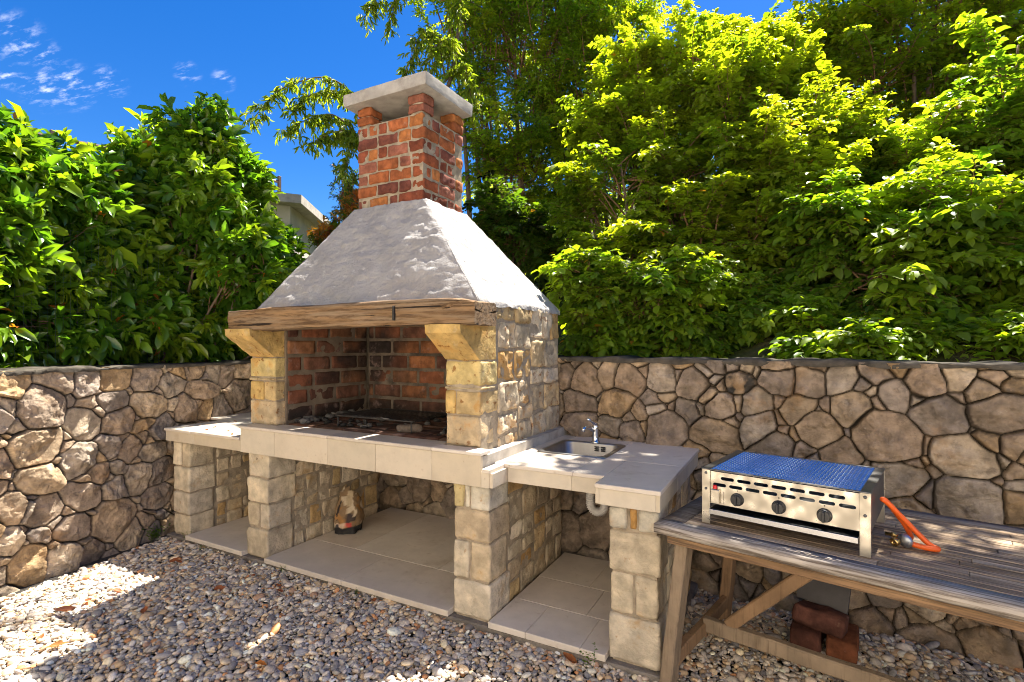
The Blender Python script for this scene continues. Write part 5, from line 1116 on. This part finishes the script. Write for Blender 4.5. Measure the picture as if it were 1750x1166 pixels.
# drooping peach-like tree: explicit boughs with hanging lance leaves
PT = thing('peach_tree', 'slender tree with drooping lance shaped leaves reaching out left of the chimney', 'tree', (-4.439, 5.115, 1.77))
r = np.random.default_rng(31); wd = Acc(); fo = Acc()
tr0 = np.array((-4.427, 5.348, 1.172)); wd.tube(smooth_path([tr0, np.array((-4.427, 5.348, 3.514)), np.array((-3.916, 5.732, 5.23)), np.array((-3.801, 5.907, 8.161))], 40), np.linspace(.05, .012, 40 // 3 * 3 + 1), (.13, .10, .075), k=7)
BGH = [((-4.427, 5.348, 3.514), (-4.719, 4.626, 4.63), (-5.252, 4.229, 4.595), (-5.527, 3.97, 4.159)), ((-4.427, 5.348, 3.514), (-4.794, 4.699, 4.252), (-5.028, 4.462, 4.28), (-5.283, 4.213, 4.064)), ((-4.427, 5.348, 3.514), (-4.668, 4.766, 4.074), (-4.812, 4.577, 4.105), (-5.009, 4.358, 3.927)), ((-4.427, 5.348, 3.514), (-4.731, 4.733, 4.501), (-5.028, 4.462, 4.56), (-5.192, 4.261, 4.306)),
       ((-4.427, 5.348, 3.514), (-4.48, 4.866, 3.897), (-4.626, 4.675, 4.035), (-4.719, 4.626, 3.58)), ((-4.018, 5.678, 5.077), (-3.94, 5.38, 5.437), (-4.009, 5.117, 5.283), (-4.101, 4.955, 4.7)), ((-3.984, 5.696, 5.153), (-3.778, 5.466, 5.363), (-3.821, 5.217, 5.177), (-3.823, 5.102, 4.735)), ((-3.836, 5.889, 6.606), (-4.102, 5.294, 6.317), (-4.287, 4.856, 5.82), (-4.45, 4.656, 5.394)),
       ((-3.836, 5.889, 6.761), (-3.973, 5.363, 6.463), (-4.101, 4.955, 5.96), (-4.188, 4.795, 5.284)), ((-3.87, 5.87, 6.139), (-3.584, 5.569, 6.317), (-3.538, 5.367, 5.817), (-3.576, 5.234, 5.4)), ((-4.018, 5.678, 5.0), (-3.759, 5.703, 5.177), (-3.638, 5.654, 4.9), (-3.573, 5.689, 4.453)),
       ((-3.815, 5.899, 6.917), (-4.41, 4.79, 6.94), (-4.671, 4.312, 6.817), (-4.914, 3.956, 6.126)), ((-3.815, 5.899, 7.072), (-3.732, 5.038, 7.543), (-3.376, 5.0, 7.483), (-2.922, 5.015, 6.641)), ((-3.815, 5.899, 7.383), (-4.491, 5.087, 8.297), (-4.933, 4.739, 8.411), (-5.234, 4.466, 7.737))]
for q in BGH:
    pts = smooth_path(q, 42); wd.tube(pts, np.linspace(.013, .003, len(pts)), (.13, .10, .06), k=5)
    for j in range(5, len(pts)):
        for tw_ in range(2):
            s0 = pts[j] + r.normal(0, .01, 3); dd = unit(r, 1)[0] * np.array([1, 1, .5]); dd /= np.linalg.norm(dd); ln = r.uniform(.04, .16); nl = 7
            t = np.linspace(.15, 1, nl); P = s0 + dd * (ln * t)[:, None] + np.array([0, 0, -.5]) * (ln * t ** 2)[:, None]
            LD = norm(np.array([0, 0, -.85]) + dd * .5 + r.normal(size=(nl, 3)) * .35); ll = r.uniform(.065, .115, nl)
            add_leaves(fo, P, LD, norm(r.normal(size=(nl, 3)) + np.array([0, 0, .6])), ll, ll * .25, np.array([(.13, .20, .018), (.165, .23, .02), (.10, .165, .018), (.22, .26, .035)])[r.integers(0, 4, nl)] * r.uniform(.8, 1.2, (nl, 1)))
            wd.sticks([s0], [P[-1]], .0018, .001, (.12, .11, .05), 3)
fo.build('foliage', M['fine'], PT); wd.build('trunk', M['bark'], PT)
# crown standing above the picture, whose shade falls across the gravel
shrub('lime_tree', 'tall tree whose crown spreads above the yard beyond the top of the picture', 'tree', [(-1.0, 4.35, 7.6, 1.35, .75, .6), (.35, 4.9, 7.4, 1.1, .75, .6), (1.3, 5.3, 6.9, 1.1, .8, .7), (-2.0, 4.3, 7.9, .6, .5, .4), (-.35, 6.15, 7.5, .62, .7, .5)], (6.5, 6.2, 3.0), 130, 14, 8, .36, .11, .7, EL, 'leaf', 29, up=.2, droop=.3, flat=.5, limb=.09, lod=4, yf=0, gap=.1, hi=1.05)

# ---------------------------------------------------------------- fallen leaves and weeds
def leaf_mesh(L, Wd, c, seed, curl):
    a = Acc(); r = np.random.default_rng(seed); n, m = 12, 6; U_, V_ = np.meshgrid(np.linspace(0, 1, n), np.linspace(-1, 1, m), indexing='ij'); U_ = U_.ravel(); V_ = V_.ravel()
    wv = np.sin(np.pi * np.clip(U_, .015, .985)) ** .8 * (1 - .25 * U_)
    P = np.stack([U_ * L - L / 2, V_ * Wd / 2 * wv, curl * L * ((V_ * wv) ** 2 * .28 + (U_ - .5) ** 2 * .5)], 1); P[:, 2] += .006 * fbm(P * 40, 2, seed)
    P[:, 2] -= P[:, 2].min(); idx = np.arange(n * m).reshape(n, m); a.add(P, np.stack([idx[:-1, :-1], idx[1:, :-1], idx[1:, 1:], idx[:-1, 1:]], -1).reshape(-1, 4), np.array(c) * (1 + .25 * fbm(P * 50, 2, 4)[:, None])); return a
FLV = [(-3.808, 2.168, 0.02), (-3.152, 2.272, 0.02), (-2.87, 2.25, 0.02), (-2.803, 2.205, 0.02), (-3.282, 1.682, 0.02), (-3.854, 2.166, 0.02), (-2.201, 2.39, 0.02), (-3.712, 1.587, 0.02), (-2.782, 2.469, 0.02), (-3.162, 2.049, 0.02), (-3.454, 1.27, 0.02), (-3.693, 1.732, 0.02)]
pro = None; r_ = random.Random(8)
for i_, p in enumerate(FLV):
    if pro is None: pro = leaf_mesh(.055, .036, (.30, .10, .035), 3, 1.0).build('fallen_leaf', M['dryleaf']); o = pro
    else: o = pro.copy(); COL.objects.link(o)
    o.location = (p[0], p[1], .024); o.rotation_euler = (r_.uniform(-.4, .4), r_.uniform(-.4, .4), r_.uniform(0, 6.28)); s_ = r_.uniform(.8, 1.25); o.scale = (s_, s_, s_)
    tag(o, 'small curled reddish brown leaf fallen on the gravel', 'leaf', 'dry leaves fallen on the gravel')
for (p, rz, L, lb, c) in (((-3.686, 1.468, 0.02), .35, .15, 'long dark brown dry leaf lying on the sunlit gravel', (.16, .065, .04)), ((-0.947, 2.385, 0.02), -.6, .12, 'large rust brown dry leaf by the slab below the sink', (.30, .11, .035)), ((-2.241, 1.659, 0.02), .1, .075, 'orange curled leaf alone on the gravel near the picture bottom', (.42, .15, .03)), ((-3.293, 1.277, 0.02), .9, .10, 'long tan dry leaf at the edge of the sunlit gravel', (.33, .17, .06))):
    o = leaf_mesh(L, L * .36, c, int(L * 1000), .8).build('fallen_leaf', M['dryleaf']); o.location = (p[0], p[1], .022); o.rotation_euler = (.1, -.1, rz); tag(o, lb, 'leaf', 'dry leaves fallen on the gravel')
for k_, (x_, y_) in enumerate(((-4.02, 2.50), (-3.82, 2.55), (-4.10, 2.62), (-3.66, 2.47), (-4.25, 2.9))):
    o = pro.copy(); COL.objects.link(o); o.location = (x_, y_, .889); o.rotation_euler = (0, .1, k_ * 1.9); o.scale = (.7, .6, .7); tag(o, 'tiny dry brown leaf lying on the left side counter', 'leaf', 'dry leaves on the left counter')
def weed(lb, p, h, n, seed, lean=(0, 0)):
    r = np.random.default_rng(seed); t = thing('weed', lb, 'weed', p); a = Acc(); st = Acc(); p = np.array(p, float)
    for s_ in range(n):
        d = np.array([r.normal(0, .45) + lean[0], r.normal(0, .45) + lean[1], 1.]); d /= np.linalg.norm(d); l = h * r.uniform(.5, 1.1); q = p + np.append(r.normal(0, h * .22, 2), 0); st.sticks([q], [q + d * l], .0012, .0006, (.06, .11, .02), 3)
        k = 9; tt = np.linspace(.2, 1, k); P = q + d * (l * tt)[:, None]; aa = tt * 15 + r.uniform(0, 6); LD = norm(np.stack([np.cos(aa), np.sin(aa), np.full(k, .3)], 1)); ll = h * .16 * r.uniform(.7, 1.3, k)
        add_leaves(a, P, LD, norm(np.array([0, 0, 1.]) + r.normal(size=(k, 3)) * .4), ll, ll * .55, np.array([(.06, .13, .015), (.09, .16, .02)])[r.integers(0, 2, k)], 4)
    a.build('leaves', M['leaf'], t); st.build('stems', M['leaf'], t)
weed('bushy little green weed at the foot of the left stone wall', (*(-4.441, 2.336, 0.02)[:2], .02), .12, 16, 1)
weed('small green weed at the corner of the left barbecue pier', (*(-4.232, 2.505, 0.02)[:2], .02), .08, 10, 2)
weed('flat green weed in the gravel before the left bay', (*(-3.893, 2.386, 0.02)[:2], .02), .05, 10, 3)
weed('thin weed sprouting from the gravel before the sink bay', (*(-0.859, 2.379, 0.02)[:2], .02), .09, 4, 4)
weed('low weed between the plinth and the gravel at the left middle pier', (-3.05, 2.42, .02), .05, 7, 6)
weed('tiny weed in the gravel before the middle bay', (-2.35, 2.40, .02), .045, 6, 7)
weed('green weed rooted in the joints of the wall above the left side counter', (-4.60, 3.62, .93), .34, 26, 5, (.25, -.2))
